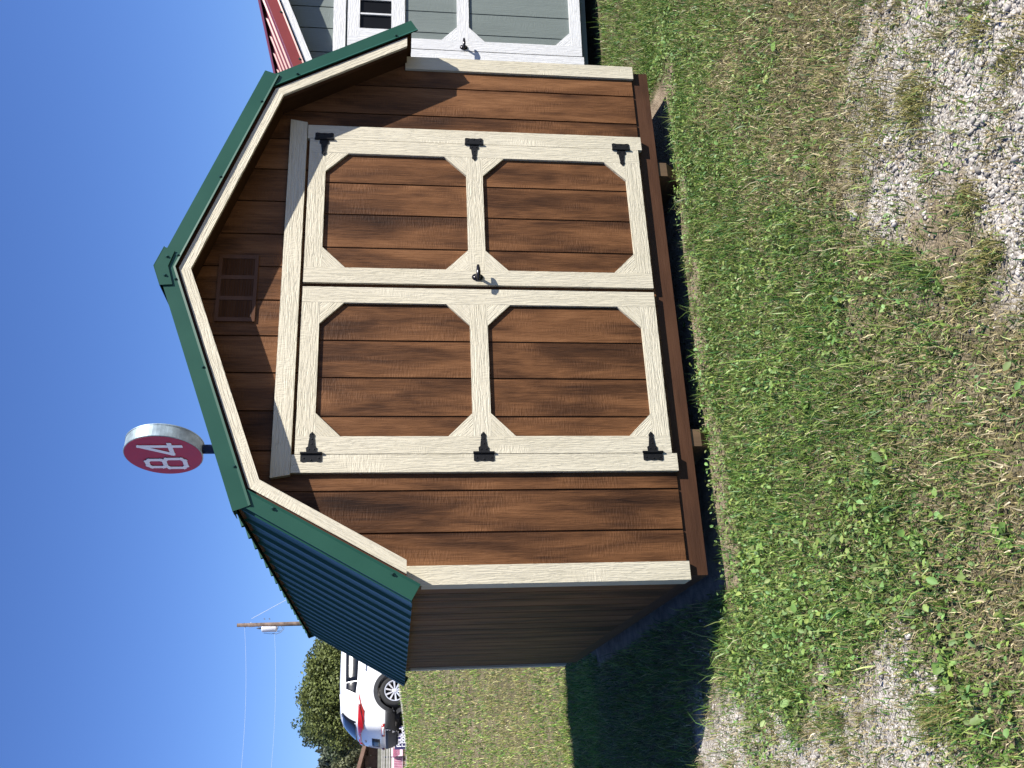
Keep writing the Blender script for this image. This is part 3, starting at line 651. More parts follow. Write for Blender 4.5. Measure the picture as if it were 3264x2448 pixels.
    # louvred vent
    if 'vent' in doorset:
        a, b, c_, e = doorset['vent']; vm = mats['vent']; wv = (b-a); cw = .098; ms = (wv-3*cw)/4
        v = MB(); v.box(a, b, -.006, -.0002, c_, e); v.box(a, b, -.012, -.0062, c_, c_+.018); v.box(a, b, -.012, -.0062, e-.018, e)
        for k in range(4): v.box(a+k*(cw+ms), a+k*(cw+ms)+ms, -.0118, -.0062, c_+.0182, e-.0182)
        v = v.build('gable_vent', vm, root, 'x')
        me = MB().prism([(-.013, -.0065), (-.0125, -.0055), (-.0063, .0055), (-.0063, .0035)], 0, cw-.002, 'yz').mesh('slat', vm, 'x')
        for k in range(3):
            for i in range(12): inst(me, 'slat', v, Matrix.Translation((a+ms+k*(cw+ms)+.001, 0, c_+.027+i*(e-c_-.052)/11.)))
    return root

def door_std(x0, x1, z0, z1, mid, grooves, hinge, handle):
    p = [(z0+.087, mid[0]), (mid[1], z1-.09)]
    return dict(x0=x0, x1=x1, z0=z0, z1=z1, grooves=grooves, panels=p, rails=[(z0, z0+.087), mid, (z1-.09, z1)], gussets=[(q0, q1, 1, 1, 1, 1) for q0, q1 in p],
                hinges=[(h, hinge) for h in (.325, 1.168, 1.993)], handles=handle)
G1 = Gambrel(3.07, (.080, 1.543), (.456, 2.2035), (1.535, 2.593))
shed('storage_shed', (0, 0, 0), 0., G1, 3.61, .189, dict(siding=M['brown'], trim=M['cream'], metal=M['green_metal'], skirt=M['skirt'], soffit=M['soffit'], vent=M['vent']),
     [.247, .452, .655, .860, 1.061, 1.263, 1.465, 1.66, 1.856, 2.06, 2.265, 2.467, 2.66, 2.86], .106, .2,
     dict(open=(.63, 2.457, .227, 2.071), skids=(.726, 2.365),
          doors=[door_std(.6305, 1.5345, .227, 2.071, (1.127, 1.218), [.827, 1.033, 1.237, 1.44], 1, []),
                 door_std(1.5605, 2.4565, .225, 2.071, (1.125, 1.216), [1.575, 1.778, 1.983, 2.183, 2.38], -1, [(1.605, 1.172)])],
          casings=[(.538, .6275, .202, 2.0865), (2.4590, 2.5485, .202, 2.0835)], header=(.512, 2.579, 2.0875, 2.179), vent=(1.337, 1.72, 2.302, 2.50)),
     'brown barn style storage shed with cream trimmed double doors and green metal roof')
a2 = -math.radians(7.0); P0 = np.array([4.306, 1.340]); ax2 = np.array([math.cos(a2), math.sin(a2)]); org = P0-ax2*.63
G2 = Gambrel(2.46, (.080, 1.69), (.37, 2.20), (1.23, 2.526))
dr2 = dict(x0=.672, x1=1.788, z0=.166, z1=1.98, grooves=[.83, 1.02, 1.215, 1.41, 1.60], panels=[(.254, 1.05), (1.142, 1.544)], rails=[(.166, .254), (1.05, 1.142), (1.544, 1.648), (1.888, 1.98)],
           gussets=[(.254, 1.05, 1, 1, 1, 1), (1.142, 1.544, 0, 0, 1, 1)], hinges=[(h, -1) for h in (.28, 1.1, 1.9)], handles=[(.700, 1.094)], window=(.831, 1.629, 1.649, 1.887, 6))
shed('storage_shed', (org[0], org[1], .0), a2, G2, 3.66, .19, dict(siding=M['grey'], trim=M['white'], metal=M['red_metal'], skirt=M['greyskirt'], soffit=M['grey'], vent=M['white']),
     [.22, .42, .62, .83, 1.02, 1.215, 1.41, 1.60, 1.81, 2.01, 2.21], .112, .151,
     dict(open=(.67, 1.79, .166, 1.98), skids=(.5, 1.96), doors=[dr2], casings=[(.575, .6655, .153, 1.9935), (1.7945, 1.885, .153, 1.9935)], header=(.56, 1.90, 1.9945, 2.087)),
     'grey storage shed with white trimmed door, small window panes and red metal roof')

# ------------------------------------------------------------------ round sign on a post
def build_sign():
    c = Vector(dep(521, 1451.6, 37.4)); R = 1.5; n = Vector((-.98, -.2, 0)).normalized(); rt = Vector((-n.y, n.x, 0)); up = Vector((0, 0, 1))
    rt = Vector((n.y*-1, n.x, 0)) if False else n.cross(up)*-1
    gz = float(ground(c.x, c.y)); e = empty('pole_sign', (c.x, c.y, gz), 0, 'round red sign with a white 84 in a grey metal can on a dark post', 'sign')
    L = c-e.location
    MB().lathe([(R, 0), (R*1.012, .02), (R*1.012, .06), (R, .07), (R, .5), (R*1.012, .51), (R*1.012, .55), (R, .57)], L-n*.57, n, 64).build('sign_can', M['galv'], e, smooth=False)
    MB().lathe([(R*.985, 0), (R*.985, .012), (0, .0121)], L+n*.001, n, 64).build('sign_face', M['sign_red'], e)
    MB().lathe([(R*.985, 0), (R*.985, .012), (0, .0121)], L-n*.571, -n, 64).build('sign_face', M['sign_red'], e)
    def P(a, b): return L+rt*a*R+up*b*R
    def bars(nm, segs, wd, mat, off):
        mb = MB()
        for k, (a, b) in enumerate(segs):
            p, q = P(*a), P(*b); d = (q-p).normalized(); mb.obox((p+q)/2+n*(off+.0006*k), d, d.cross(n), n, (q-p).length/2+wd*R*.5*.96, wd*R*.5, .006)
        return mb.build(nm, mat, e)
    eight = [((-.54, -.50), (-.24, -.50)), ((-.52, .03), (-.26, .03)), ((-.50, .48), (-.28, .48)), ((-.63, -.42), (-.63, -.05)), ((-.15, -.42), (-.15, -.05)), ((-.58, .11), (-.58, .40)), ((-.20, .11), (-.20, .40)), ((-.63, -.42), (-.54, -.50)), ((-.15, -.42), (-.24, -.50)), ((-.63, -.05), (-.52, .03)), ((-.15, -.05), (-.26, .03)), ((-.58, .11), (-.52, .03)), ((-.20, .11), (-.26, .03)), ((-.58, .40), (-.50, .48)), ((-.20, .40), (-.28, .48))]
    four = [((.50, -.52), (.50, .52)), ((.10, -.26), (.62, -.26)), ((.10, -.26), (.50, .52))]
    for nm, sg in (('digit_eight', eight), ('digit_four', four)):
        bars('digit_edge', sg, .150, M['navy'], .004); bars(nm, sg, .118, M['sign_white'], .032)
    MB().tube([(L.x+.28*-n.x, L.y-n.y*.28, -.3), (L.x-n.x*.28, L.y-n.y*.28, L.z-R*.97)], .19, 20).build('post', M['pole_dark'], e, smooth=True)
build_sign()

# ------------------------------------------------------------------ utility pole
def build_pole():
    t = 57.; b = dep(1250, 1980.5, t); gz = float(ground(b[0], b[1])); e = empty('utility_pole', (b[0], b[1], gz), 0, 'weathered wooden utility pole with a grey transformer can', 'utility pole')
    k = t/F_PX; top = dep(765.6, 1980.5, t)
    def Lp(px, py): return Vector(dep(px, py, t))-e.location
    r_ = Vector(RV); dn = Vector((0, 0, -1)); fw = Vector((FV[0], FV[1], 0)).normalized()
    H = top[2]-gz
    MB().tube([(0, 0, -.5), (0, 0, H*.5), (0, 0, H)], [.16, .135, .105], 16).build('post', M['pole'], e, smooth=True)
    c0, c1 = Lp(834, 2002.5), Lp(882, 2002.5); c0.z = max(c0.z, 0)
    cx, cy = c0.x, c0.y; zt, zb = c0.z, c1.z
    MB().lathe([(.20, 0), (.235, .03), (.24, .06), (.24, zt-zb-.08), (.225, zt-zb-.03), (.12, zt-zb)], (cx, cy, zb), (0, 0, 1), 24).build('transformer', M['trafo'], e, smooth=True)
    MB().box(cx*.3-.05, cx*.3+.05, cy*.3-.05, cy*.3+.05, zb+.2, zb+.3).build('bracket', M['cable'], e)
    MB().tube([(cx, cy, zt), (cx, cy, zt+.12), (cx, cy, zt+.3)], [.05, .06, .02], 10).build('bushing', M['pole_dark'], e)
    MB().tube([Lp(826, 1999), Lp(817, 1994), Lp(812, 1988)], .018, 6).build('jumper', M['cable'], e)
    a = MB().tube([Lp(812, 1995), Lp(794, 1996)], .07, 10); a.tube([Lp(800, 1984), Lp(800, 1995)], .025, 6); a.build('cutout_fuse', M['trafo'], e)
    MB().tube([Lp(779, 1986), Lp(779, 1993), Lp(781, 2000)], [.03, .05, .03], 8).build('insulator', M['pole_dark'], e)
    for pts in ([(868, 2019), (880, 2021), (894, 2016), (904, 2006), (905, 1996), (898, 1988)], [(884, 2012), (894, 2011), (900, 2004), (898, 1996), (892, 1988)], [(883, 2007), (886, 2002), (887, 1994), (886, 1988)]):
        MB().tube([Lp(*p) for p in pts], .02, 6).build('lead_cable', M['cable'], e)
    MB().tube([Lp(840, 2018), Lp(868, 2021)], .012, 5).build('lead_cable', M['cable'], e)
    for px in (845, 861): MB().tube([Lp(px, 1975), Lp(px-4, 1971)], .03, 6).build('bolt', M['cable'], e)
    def wire(label, a, b, sag, rad, mat=M['wire']):
        a, b = Vector(a), Vector(b); pts = [a.lerp(b, s_/24)+Vector((0, 0, -sag*4*(s_/24)*(1-s_/24))) for s_ in range(25)]
        tag(MB().tube(pts, rad, 5).build('power_line' if sag else 'guy_wire', mat, None), label, 'wire')
    wire('thin power line running off the top of the utility pole', dep(779, 1994, t), dep(752, 2600, 46.), .25, .006)
    wire('lower power line leaving the pole beside the transformer can', dep(873, 1987, t), dep(848, 2600, 46.), .25, .0055)
    g = dep(1240, 1713, t); wire('guy wire braced down and away from the utility pole', dep(802, 1972, t), (g[0], g[1], 1.3), 0, .016)
build_pole()

# ------------------------------------------------------------------ white SUV
def build_car():
    hd = math.radians(13.); wc = Vector(dep(1253.6, 2200, 21.5)); fw = Vector((math.cos(hd), math.sin(hd), 0)); lf = Vector((-fw.y, fw.x, 0))
    o = wc - fw*.88 + lf*.93; gz = 1.262
    e = empty('parked_car', (o.x, o.y, gz), hd, 'white sport utility car parked on the road behind the shed', 'car')
    # stations along the car (rear = 0), rows bottom -> roof; x shift per row shapes the tailgate and the nose
    st = [0, .10, .38, .9, 1.5, 2.1, 2.7, 3.15, 3.6, 4.05, 4.38, 4.52]
    rows = 8
    Z = np.array([.26, .54, .78, 1.0, 1.17, 1.40, 1.57, 1.63])
    rs = np.array([.10, .0, .03, .08, .17, .36, .52, .62])       # rear shift
    def halfw(i, j):
        base = [.84, .925, .93, .925, .89, .80, .70, .50][j]
        f = [.80, .91, .975, 1, 1, 1, 1, 1, .99, .96, .88, .70][i]
        return base*f
    P = []
    for i, x in enumerate(st):
        row = []
        for j in range(rows):
            z = Z[j]; xx = x + rs[j]*max(0, 1-x/1.7)
            if x < .4 and j >= 6: z -= .03
            if x > 3.0 and j >= 5:                              # windscreen and bonnet
                t = min(1, (x-2.75)/.95); z = z*(1-t)+(1.15-.12*max(0, x-3.6))*t + (j-5)*.006
            elif x > 2.4 and j >= 5: z -= .02*(j-4)*.5
            if x > 3.5 and j == 4: z -= .08*(x-3.5)
            row.append((xx, halfw(i, j), z))
        P.append(row)
    v, f = [], []; full = []
    for row in P:
        ring = [(x, -y, z) for x, y, z in row] + [(row[-1][0], 0, row[-1][2]+.012)] + [(x, y, z) for x, y, z in reversed(row)]
        full.append(len(v)); v += ring
    m = 2*rows+1
    for i in range(len(st)-1):
        for k in range(m-1): a = full[i]+k; b = full[i+1]+k; f.append((a, a+1, b+1, b))
        f.append((full[i], full[i+1], full[i+1]+m-1, full[i]+m-1))
    for base, sg in ((full[0], -1), (full[-1], 1)):              # close tail and nose with a bulged grid
        cols = 5; grid = []
        for j in range(rows):
            L, Rr = v[base+j], v[base+m-1-j]; r_ = [base+j]
            for k in range(1, cols):
                t = k/cols; bl = .07*math.sin(math.pi*t); v.append((L[0]+sg*bl, L[1]*(1-t)+Rr[1]*t, L[2])); r_.append(len(v)-1)
            r_.append(base+m-1-j); grid.append(r_)
        for j in range(rows-1):
            for k in range(cols):
                q = (grid[j][k], grid[j+1][k], grid[j+1][k+1], grid[j][k+1]); f.append(q)
        top = grid[-1]; f.append(tuple(top)+(base+rows,))
    mb = MB(); mb.v, mb.f = v, f
    body = mb.build('body', M['carwhite'], e, 'x', smooth=True)
    sm = body.modifiers.new('s', 'SUBSURF'); sm.levels = 2; sm.render_levels = 2
    cuts = []
    for wx in (.88, 3.55):
        cut = MB().tube([(wx, -1.2, .345), (wx, 1.2, .345)], .405, 32).build('cutter', M['well'], None); cut.location = (0, 0, 0); cuts.append(cut)
        cut.matrix_world = Matrix.Translation(e.location) @ Matrix.Rotation(hd, 4, 'Z')
        bo = body.modifiers.new('b', 'BOOLEAN'); bo.object = cut; bo.operation = 'DIFFERENCE'; bo.solver = 'EXACT'
    bpy.context.view_layer.update(); dg = bpy.context.evaluated_depsgraph_get()
    nm = bpy.data.meshes.new_from_object(body.evaluated_get(dg)); body.modifiers.clear(); body.data = nm
    nm.materials.clear(); nm.materials.append(M['carwhite'])
    for c_ in cuts: bpy.data.objects.remove(c_)
    bv = BVHTree.FromPolygons([tuple(x.co) for x in nm.vertices], [tuple(p.vertices) for p in nm.polygons])
    def patch(nm_, quad, dirv, mat, nu=8, nv=6, off=.006, parent=e, origin=3.):
        """four corners (any plane) projected on the body along dirv"""
        q = [Vector(p) for p in quad]; d = Vector(dirv).normalized(); mb = MB(); ok = {}
        for i in range(nu+1):
            for j in range(nv+1):
                s_, t = i/nu, j/nv; p = (q[0]*(1-s_)+q[1]*s_)*(1-t)+(q[3]*(1-s_)+q[2]*s_)*t
                h = bv.ray_cast(p-d*origin, d)
                up_ = 0; pp = p.copy()
                while h[0] is None and up_ < 25:
                    up_ += 1
                    if abs(d.x) > .5: pp.y *= .97
                    elif pp.x < 1.: pp.x += .02
                    pp.z += .012 if pp.z < .7 else 0.
                    h = bv.ray_cast(pp-d*origin, d)
                if h[0] is None: hp = p
                else: hp = h[0]-d*off
                ok[i, j] = len(mb.v); mb.v.append(tuple(hp))
        for i in range(nu):
            for j in range(nv): mb.f.append((ok[i, j], ok[i+1, j], ok[i+1, j+1], ok[i, j+1]))
        ob = mb.build(nm_, mat, parent, smooth=True); so_ = ob.modifiers.new('t', 'SOLIDIFY'); so_.thickness = .012; so_.offset = 0
        return ob
    for sg in (-1, 1):
        D = (0, -sg, 0); y = sg
        patch('side_window', [(.86, y, 1.24), (1.13, y, 1.21), (1.13, y, 1.46), (1.00, y, 1.46)], D, M['glass_car'])
        patch('side_window', [(1.16, y, 1.21), (1.92, y, 1.19), (1.90, y, 1.49), (1.16, y, 1.47)], D, M['glass_car'])
        patch('side_window', [(1.98, y, 1.19), (2.95, y, 1.17), (2.55, y, 1.47), (1.96, y, 1.49)], D, M['glass_car'])
        patch('cladding', [(1.30, y, .27), (3.12, y, .27), (3.12, y, .44), (1.30, y, .44)], D, M['clad'], 10, 3, .01)
        patch('cladding', [(.06, y, .28), (.46, y, .28), (.43, y, .56), (.06, y, .56)], D, M['clad'], 6, 4, .012)
        patch('door_handle', [(1.36, y, 1.02), (1.54, y, 1.02), (1.54, y, 1.045), (1.36, y, 1.045)], D, M['carwhite'], 5, 2, .03)
        patch('tail_light', [(.10, y, 1.03), (.62, y, 1.15), (.62, y, 1.165), (.10, y, 1.17)], D, M['tail'], 16, 6, .028)
        for wx in (.88, 3.55):                                     # black arch lip
            ar = MB(); n = 22; ring = []
            for k in range(n+1):
                an = math.pi*(-.12+1.24*k/n); c_, s_ = math.cos(an), math.sin(an)
                pt = []; last = None
                for rr in (.49, .40):
                    p = Vector((wx+rr*c_, sg*3, .345+rr*s_)); h = bv.ray_cast(p, Vector((0, -sg, 0)))
                    yy = h[0].y if (h[0] is not None and last is None and abs(h[0].y) > .6) else (last if last is not None else sg*.86)
                    last = yy; pt.insert(0, (p.x, yy+sg*.012, p.z))
                ring.append(pt)
            for pt in ring: ar.v += pt + [(p[0], p[1]-sg*.05, p[2]) for p in pt]
            for k in range(n):
                a, b = 4*k, 4*k+4; ar.f += [(a, a+1, b+1, b), (a+1, a+3, b+3, b+1), (a+2, a, b, b+2)]
            ar.build('wheel_arch', M['clad'], e, smooth=False)
    R_ = (1, 0, 0)
    patch('rear_window', [(-1, -.74, 1.22), (-1, .74, 1.22), (-1, .56, 1.53), (-1, -.56, 1.53)], R_, M['glass_car'])
    for sg in (-1, 1):
        patch('tail_light', [(-1, sg*.40, 1.11), (-1, sg*.885, 1.02), (-1, sg*.885, 1.17), (-1, sg*.40, 1.15)], R_, M['tail'], 12, 6, .026)
        patch('bumper_lamp', [(-1, sg*.50, .57), (-1, sg*.84, .57), (-1, sg*.84, .64), (-1, sg*.50, .64)], R_, M['tail' if sg else 'lamp'], 6, 2, .016)
        patch('reversing_lamp', [(-1, sg*.64, .58), (-1, sg*.82, .58), (-1, sg*.82, .63), (-1, sg*.64, .63)], R_, M['lamp'], 5, 2, .028)
    patch('tail_light_bar', [(-1, -.40, 1.11), (-1, .40, 1.11), (-1, .40, 1.14), (-1, -.40, 1.14)], R_, M['tail'], 8, 2, .012)
    patch('bumper_cladding', [(-1, -.80, .27), (-1, .80, .27), (-1, .80, .545), (-1, -.80, .545)], R_, M['clad'], 12, 4, .014)
    patch('plate_recess', [(-1, -.30, .68), (-1, .30, .68), (-1, .30, .86), (-1, -.30, .86)], R_, M['clad'], 4, 3, .006)
    patch('licence_plate', [(-1, -.16, .69), (-1, .16, .69), (-1, .16, .83), (-1, -.16, .83)], R_, M['plate'], 4, 3, .018)
    patch('badge', [(-1, -.05, .99), (-1, .05, .99), (-1, .05, 1.035), (-1, -.05, 1.035)], R_, M['cable'], 3, 3, .014)
    patch('windscreen', [(6, -.68, 1.12), (6, .68, 1.12), (6, .56, 1.46), (6, -.56, 1.46)], (-1, 0, 0), M['glass_car'], 8, 6, .008, e, 3.)
    sp = MB().hexa([(.52, -.55, 1.53), (.52, .55, 1.53), (.92, .58, 1.575), (.92, -.58, 1.575), (.50, -.54, 1.56), (.50, .54, 1.56), (.95, .57, 1.615), (.95, -.57, 1.615)]); sp.build('spoiler', M['carwhite'], e, bevel=.01)
    for sg in (-1, 1): patch('headlight', [(6, sg*.42, .78), (6, sg*.80, .80), (6, sg*.80, .92), (6, sg*.42, .88)], (-1, 0, 0), M['lamp'], 5, 3, .01)
    patch('grille', [(6, -.36, .58), (6, .36, .58), (6, .36, .86), (6, -.36, .86)], (-1, 0, 0), M['clad'], 6, 4, .008)
    for sg in (): MB().tube([(1.0, sg*.60, 1.60), (1.15, sg*.60, 1.645), (2.4, sg*.59, 1.645), (2.6, sg*.58, 1.60)], .016, 8).build('roof_rail', M['clad'], e)
    # wheels
    def wheel(wx, sg):
        y = sg*.925; ty = MB().lathe([(.235, -.22), (.32, -.215), (.34, -.19), (.345, -.12), (.34, -.03), (.318, -.004), (.27, 0), (.238, -.006)], (wx, y, .345), (0, sg, 0), 40, False).build('wheel', M['tyre'], e, smooth=True)
        MB().lathe([(.20, -.10), (0.0, -.10)], (wx, y, .345), (0, sg, 0), 32).build('brake_disc', M['well'], ty)
        rm = MB().lathe([(.240, -.02), (.240, -.004), (.222, -.004), (.212, -.02), (.205, -.10)], (wx, y, .345), (0, sg, 0), 40, False)
        for k in range(10):
            an = 6.2832*k/10+.1; d = Vector((math.cos(an), 0, math.sin(an))); t = Vector((-d.z, 0, d.x)); n = Vector((0, sg, 0)); c_ = Vector((wx, y, .345))
            a, b = c_+d*.035-n*.03, c_+d*.222-n*.012; wa, wb = .013, .022
            rm.hexa([a-t*wa-n*.02, a+t*wa-n*.02, b+t*wb-n*.02, b-t*wb-n*.02, a-t*wa, a+t*wa, b+t*wb, b-t*wb])
        rm.lathe([(.05, -.05), (.05, -.022), (.03, -.012), (0, -.012)], (wx, y, .345), (0, sg, 0), 16); rm.build('rim', M['alloy'], ty)
    for wx in (.88, 3.55):
        for sg in (-1, 1): wheel(wx, sg)
    MB().box(.3, 4.2, -.7, .7, .24, .36).build('underbody', M['well'], e)
    for wx in (.88, 3.55): MB().tube([(wx, -.7, .36), (wx, .7, .36)], .33, 20).build('wheel_well', M['well'], e)
build_car()

# ------------------------------------------------------------------ yard across the road
def text_bars(e, chars, x0, z0, h, y, mat):
    """block letters from strokes; x to the viewer's right, on a board facing -y"""
    S = {'P': [((0, 0), (0, 1)), ((0, 1), (.5, 1)), ((.5, 1), (.5, .5)), ((0, .5), (.5, .5))], 'O': [((0, 0), (0, 1)), ((.5, 0), (.5, 1)), ((0, 0), (.5, 0)), ((0, 1), (.5, 1))], 'L': [((0, 0), (0, 1)), ((0, 0), (.5, 0))],
         'E': [((0, 0), (0, 1)), ((0, 0), (.5, 0)), ((0, .5), (.42, .5)), ((0, 1), (.5, 1))], 'B': [((0, 0), (0, 1)), ((.5, 0), (.5, 1)), ((0, 0), (.5, 0)), ((0, .5), (.5, .5)), ((0, 1), (.5, 1))],
         'C': [((0, 0), (0, 1)), ((0, 0), (.5, 0)), ((0, 1), (.5, 1))], 'A': [((0, 0), (0, 1)), ((.5, 0), (.5, 1)), ((0, .45), (.5, .45)), ((0, 1), (.5, 1))], 'R': [((0, 0), (0, 1)), ((0, 1), (.5, 1)), ((.5, 1), (.5, .5)), ((0, .5), (.5, .5)), ((.15, .5), (.5, 0))]}
    x = x0
    for ch in chars:
        if ch != ' ':
            mb = MB()
            for k, (a, b) in enumerate(S[ch]):
                p = Vector((x+a[0]*h*1.0, y-.001*k, z0+a[1]*h)); q_ = Vector((x+b[0]*h*1.0, y-.001*k, z0+b[1]*h)); d = (q_-p).normalized()
                mb.obox((p+q_)/2, d, d.cross(Vector((0, 1, 0))), (0, 1, 0), (q_-p).length/2+h*.065, h*.07, .002)
            mb.build('letter', mat, e)
        x += h*.78 if ch != ' ' else h*.45
def yard():
    b = dep(1290, 2352, 26.5); e = empty('banner_sign', (b[0], b[1], 1.262), 0, 'navy banner lettered in white block capitals beside the white car', 'sign')
    MB().box(-.30, .42, .0, .02, -.04, .34).build('banner', M['banner'], e)
    text_bars(e, 'POLE B', -.22, .17, .115, -.004, M['banner_text']); text_bars(e, 'CARPOR', -.22, .025, .115, -.004, M['banner_text'])
    for sx in (-.26, .38): MB().tube([(sx, .03, -.2), (sx, .03, .36)], .012, 6).build('stake', M['pipe'], e)
    b = dep(1285, 2424, 29.)
    def stack(px0, px1, zt, lab, stripes):
        xa, xb = dep(1285, px1, 29.)[0], dep(1285, px0, 29.)[0]; yb = dep(1285, (px0+px1)/2, 29.)[1]; wd = xb-xa
        s_ = empty('wrapped_stack', ((xa+xb)/2, yb, 1.262), 0, lab, 'pallet stack')
        MB().box(-wd/2, wd/2, 0, 1.1, .10, zt).build('wrapped_bundle', M['wrap'], s_, bevel=.01)
        for k in range(3): MB().box(-wd/2+k*(wd-.09)/2, -wd/2+k*(wd-.09)/2+.09, .02, 1.08, -.03, .0995).build('pallet_block', M['roofbrown'], s_)
        n = 7
        for k in range(n):
            xx = -wd/2+(k+.5)*wd/n
            if stripes: MB().box(xx-.018, xx+.018, -.004, -.001, .12, zt-.07).build('printed_band', M['wrapred'], s_)
            else: MB().obox((xx, -.0025, zt*.62), (1, 0, .5), (0, 1, 0), (-.5, 0, 1), .012, .0015, .09).build('printed_band', M['wrapred'], s_)
        if not stripes: MB().box(-wd/2+.005, wd/2-.005, -.0045, -.001, zt-.14, zt-.05).build('printed_band', M['wrapred'], s_)
    stack(2382, 2410, .45, 'pink wrapped pallet stack with slanting print beside the navy banner', 0)
    stack(2413, 2450, .44, 'pink wrapped pallet stack with upright mauve stripes by the gate', 1)
    stack(2453, 2490, .44, 'pink wrapped pallet stack with upright mauve stripes farthest along the gate', 1)
    # pipe gate
    t = 33.; xl, xr = dep(1250, 2560, t), dep(1250, 2340, t); yb = xl[1]
    g = empty('pipe_gate', ((xl[0]+xr[0])/2, yb, 1.262), 0, 'galvanised pipe gate with level rails behind the pink stacks', 'gate'); hw = (xr[0]-xl[0])/2
    for px in (1216.5, 1223, 1232.5, 1240, 1255, 1270):
        z = 1.587+(1259-px)*t/F_PX-1.262; MB().tube([(-hw, 0, z), (hw, 0, z)], .024, 8).build('rail', M['pipe'], g)
    for px in (2411, 2500, 2345): 
        x = dep(1250, px, t)[0]-(xl[0]+xr[0])/2; MB().tube([(x, .05, -.2), (x, .05, .82)], .03, 8).build('post', M['pipe'], g)
    # blocks behind the gate
    t = 36.; bx = dep(1210, 2420, t)
    for k in range(3):
        x = bx[0]-1.3+k*1.15; s_ = empty('block_pallet', (x, bx[1], 1.262), 0, ('olive grey block pallet behind the gate, next to the car', 'olive grey block pallet behind the gate, middle of three', 'olive grey block pallet behind the gate, under the roof')[2-k], 'pallet stack')
        MB().box(-.55, .55, 0, .9, .1, .62+.0*k).build('block_layer', M['block'], s_, bevel=.02); MB().box(-.53, .53, .02, .88, .625, 1.0).build('block_layer', M['block'], s_, bevel=.02); MB().box(-.5, .5, .05, .85, -.02, .099).build('pallet', M['roofbrown'], s_)
    # open brown building with a low gable
    t = 42.; ra = dep(1157, 2378, t); rb = dep(1139, 2448, t); sl = (rb[2]-ra[2])/(ra[0]-rb[0]); yb = ra[1]
    e = empty('yard_building', (ra[0]-4.5, yb, 1.262), 0, 'dark brown board building with a low pitched roof beyond the gate', 'building')
    zr = ra[2]-1.262; x1 = 4.9; ztop = lambda x: zr+sl*(4.5-x) if x > -1.5 else zr+sl*6.0-sl*(-1.5-x)
    ro = MB(); T = .16
    ro.prism([(x1, ztop(x1)-T), (-1.5, ztop(-1.5)-T), (-1.5, ztop(-1.5)), (x1, ztop(x1))], -.5, 9.); ro.prism([(-1.5, ztop(-1.5)-T), (-7.9, ztop(-7.9)-T), (-7.9, ztop(-7.9)), (-1.5, ztop(-1.5))], -.5, 9.)
    ro.build('roof', M['roofbrown'], e, 'y')
    MB().box(-7.5, 4.5, 8.4, 8.5, -.2, zr-.2).build('back_wall', M['wood_dark'], e)
    for k in range(24):
        xx = -7.4+k*.5; MB().box(xx+.004, xx+.49, 0, .03, zr-.75, ztop(xx+.25)-T-.13).build('gable_board', M['wood_dark'], e)
    for xx in (-7.4, -3.5, .5, 4.4): MB().box(xx-.08, xx+.08, .04, .2, -.3, zr-.1).build('post', M['wood_dark'], e)
    MB().box(-7.5, -7.42, .2, 8.4, -.2, zr-.2).build('side_wall', M['wood_dark'], e); MB().box(4.42, 4.5, .21, 8.4, -.2, zr-.2).build('side_wall', M['wood_dark'], e)
yard()

# ------------------------------------------------------------------ trees and the wooded hill
def crown_leaves(c, rad, nblob, per, lsize, tint, flat=.8, seed=0):
    rg = np.random.default_rng(seed); V, T = [], []
    d = rg.normal(size=(nblob, 3)); d /= np.linalg.norm(d, axis=1)[:, None]; d[:, 2] = np.abs(d[:, 2])*.9-.25*rg.random(nblob)
    bc = c+d*rad*rg.uniform(.45, .92, (nblob, 1)); br = rad.mean()*rg.uniform(.20, .38, nblob)
    for k in range(nblob):
        q = rg.normal(size=(per, 3)); q /= np.linalg.norm(q, axis=1)[:, None]
        p = bc[k]+q*br[k]*rg.uniform(.55, 1.08, (per, 1))*np.array([1, 1, flat])
        nr = q*.6+rg.normal(size=(per, 3))*.6+np.array([0, 0, .35]); nr /= np.linalg.norm(nr, axis=1)[:, None]
        V.append(leaf_quads(p, nr, lsize*rg.uniform(.6, 1.4, per), .7)); T.append(np.array(tint)*rg.uniform(.7, 1.3, (per, 1))*rg.uniform(.8, 1.2)*np.array([1, 1, 1]))
    return np.concatenate(V), np.concatenate(T), bc
def tree(x, y, zc, rad, label, tint, nblob, per, ls, seed, trunk_r=.16, group=None, spikes=0):
    gz = float(ground(x, y)); e = empty('deciduous_tree', (x, y, gz), 0, label, 'tree', group); rad = np.array(rad, float)
    V, T, bc = crown_leaves(np.array([0, 0, zc-gz]), rad, nblob, per, ls, tint, .85, seed)
    cr = bulk('crown', V, [(0, 1, 2), (0, 2, 3)], T, M['leaf']); cr.parent = e
    tr = MB(); h = zc-gz
    tr.tube([(0, 0, -.4), (.05, 0, h*.35), (-.05, .1, h*.7), (0, 0, h+rad[2]*.4)], [trunk_r*1.4, trunk_r, trunk_r*.75, trunk_r*.25], 10)
    for k in range(0, min(len(bc), 14)):
        b = Vector(bc[k]); s_ = Vector((0, 0, h*.5+.35*h*(k % 5)/5)); tr.tube([s_, s_.lerp(b, .5)+Vector((0, 0, -.1)), b], [trunk_r*.45, trunk_r*.3, .02], 6)
    tr.build('trunk', M['bark'], e, smooth=True)
    return e
def at(px, py, t): return dep(px, py, t)
def px_tree(px, py, t, rpx, *a, **k):
    c = at(px, py, t); s_ = t/F_PX; return tree(c[0], c[1], c[2], (rpx[0]*s_, rpx[0]*s_*.9, rpx[1]*s_), *a, **k)
OL = (.130, .158, .045); DK = (.065, .090, .040)
px_tree(1112, 2185, 48., (185, 185), 'big rounded olive green tree rising behind the white car', OL, 125, 330, .15, 3)
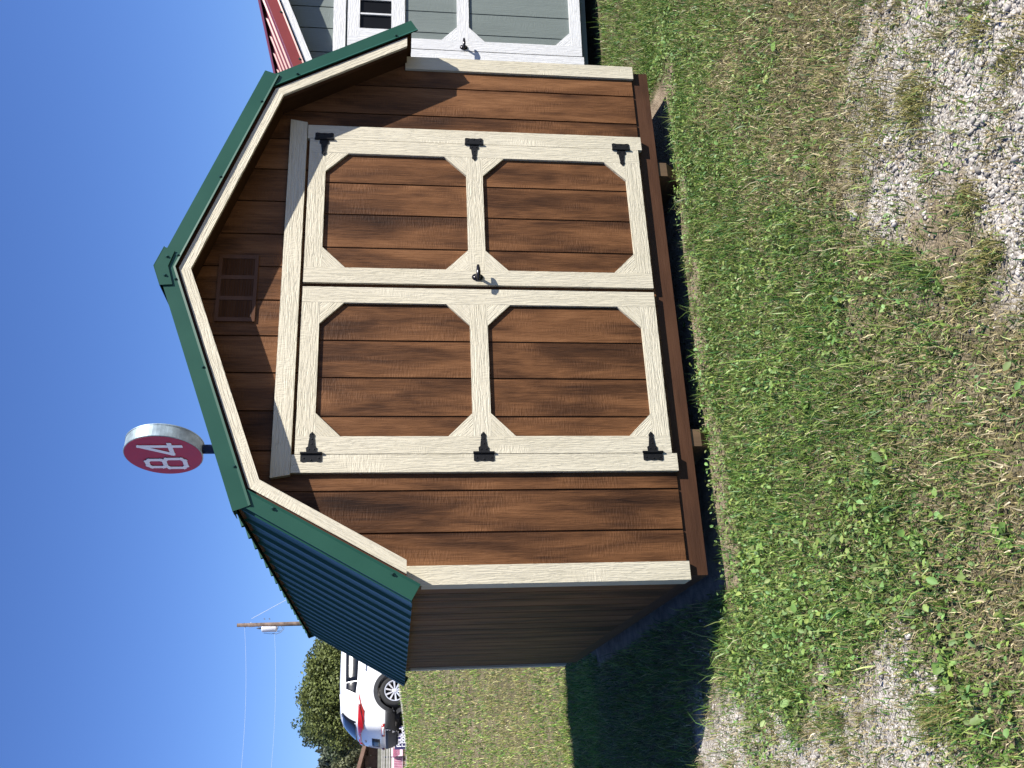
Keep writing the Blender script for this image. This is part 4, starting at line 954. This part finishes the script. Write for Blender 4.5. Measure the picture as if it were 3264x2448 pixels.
px_tree(1105, 2318, 52., (88, 150), 'dark green tree beside the rounded olive tree, above the car', DK, 60, 260, .15, 4)
px_tree(1020, 2305, 54., (50, 105), 'thin pale topped tree with feathery branch tips above the others', (.085, .13, .055), 60, 34, .15, 5)
px_tree(1135, 2430, 70., (70, 95), 'pale olive tree standing over the roof of the brown yard building', (.14, .15, .075), 55, 260, .2, 6)
px_tree(1150, 2540, 75., (90, 110), 'broad pale olive tree farthest from the car over the yard building', (.13, .14, .07), 55, 240, .2, 7)
px_tree(1110, 2060, 62., (60, 60), 'small bright olive tree half hidden behind the shed roof', (.11, .14, .045), 40, 200, .17, 8)
# wooded hill
hx = np.linspace(-260, 330, 60); hy = np.linspace(190, 520, 26); HX, HY = np.meshgrid(hx, hy)
def hillz(x, y): return 1.2+ (15.5+4.*(fbm(x+200, y, .012)-.5)*2)*sstep(195, 265, y)*(1-.4*sstep(300, 520, y))
HZ = hillz(HX, HY); hm = bpy.data.meshes.new('hill'); ny, nx = HX.shape
hm.from_pydata(np.stack([HX, HY, HZ-.5], -1).reshape(-1, 3).tolist(), [], [(j*nx+i, j*nx+i+1, (j+1)*nx+i+1, (j+1)*nx+i) for j in range(ny-1) for i in range(nx-1)])
hm.materials.append(mat_plain('hill_floor', (.06, .065, .035), .9)); ho = bpy.data.objects.new('hill', hm); COL.objects.link(ho); tag(ho, 'low wooded hill beyond the yard', 'hill', kind='structure')
def forest():
    V, T = [], []; n = 640
    x = rng.uniform(-110, 130, n); y = rng.uniform(198, 330, n)
    for k in range(n):
        c = np.array([x[k], y[k], float(hillz(x[k], y[k]))+3.2]); r_ = rng.uniform(2.2, 4.)
        ti = np.array([.075, .09, .06])*rng.uniform(.7, 1.3)
        a, b, _ = crown_leaves(c, np.array([r_, r_, r_*1.25]), 9, 32, .95, ti, 1., 100+k); V.append(a); T.append(b)
    o = bulk('woodland', np.concatenate(V), [(0, 1, 2), (0, 2, 3)], np.concatenate(T), M['leaf']); tag(o, 'distant grey green woodland covering the low hill', 'woodland', kind='stuff')
forest()
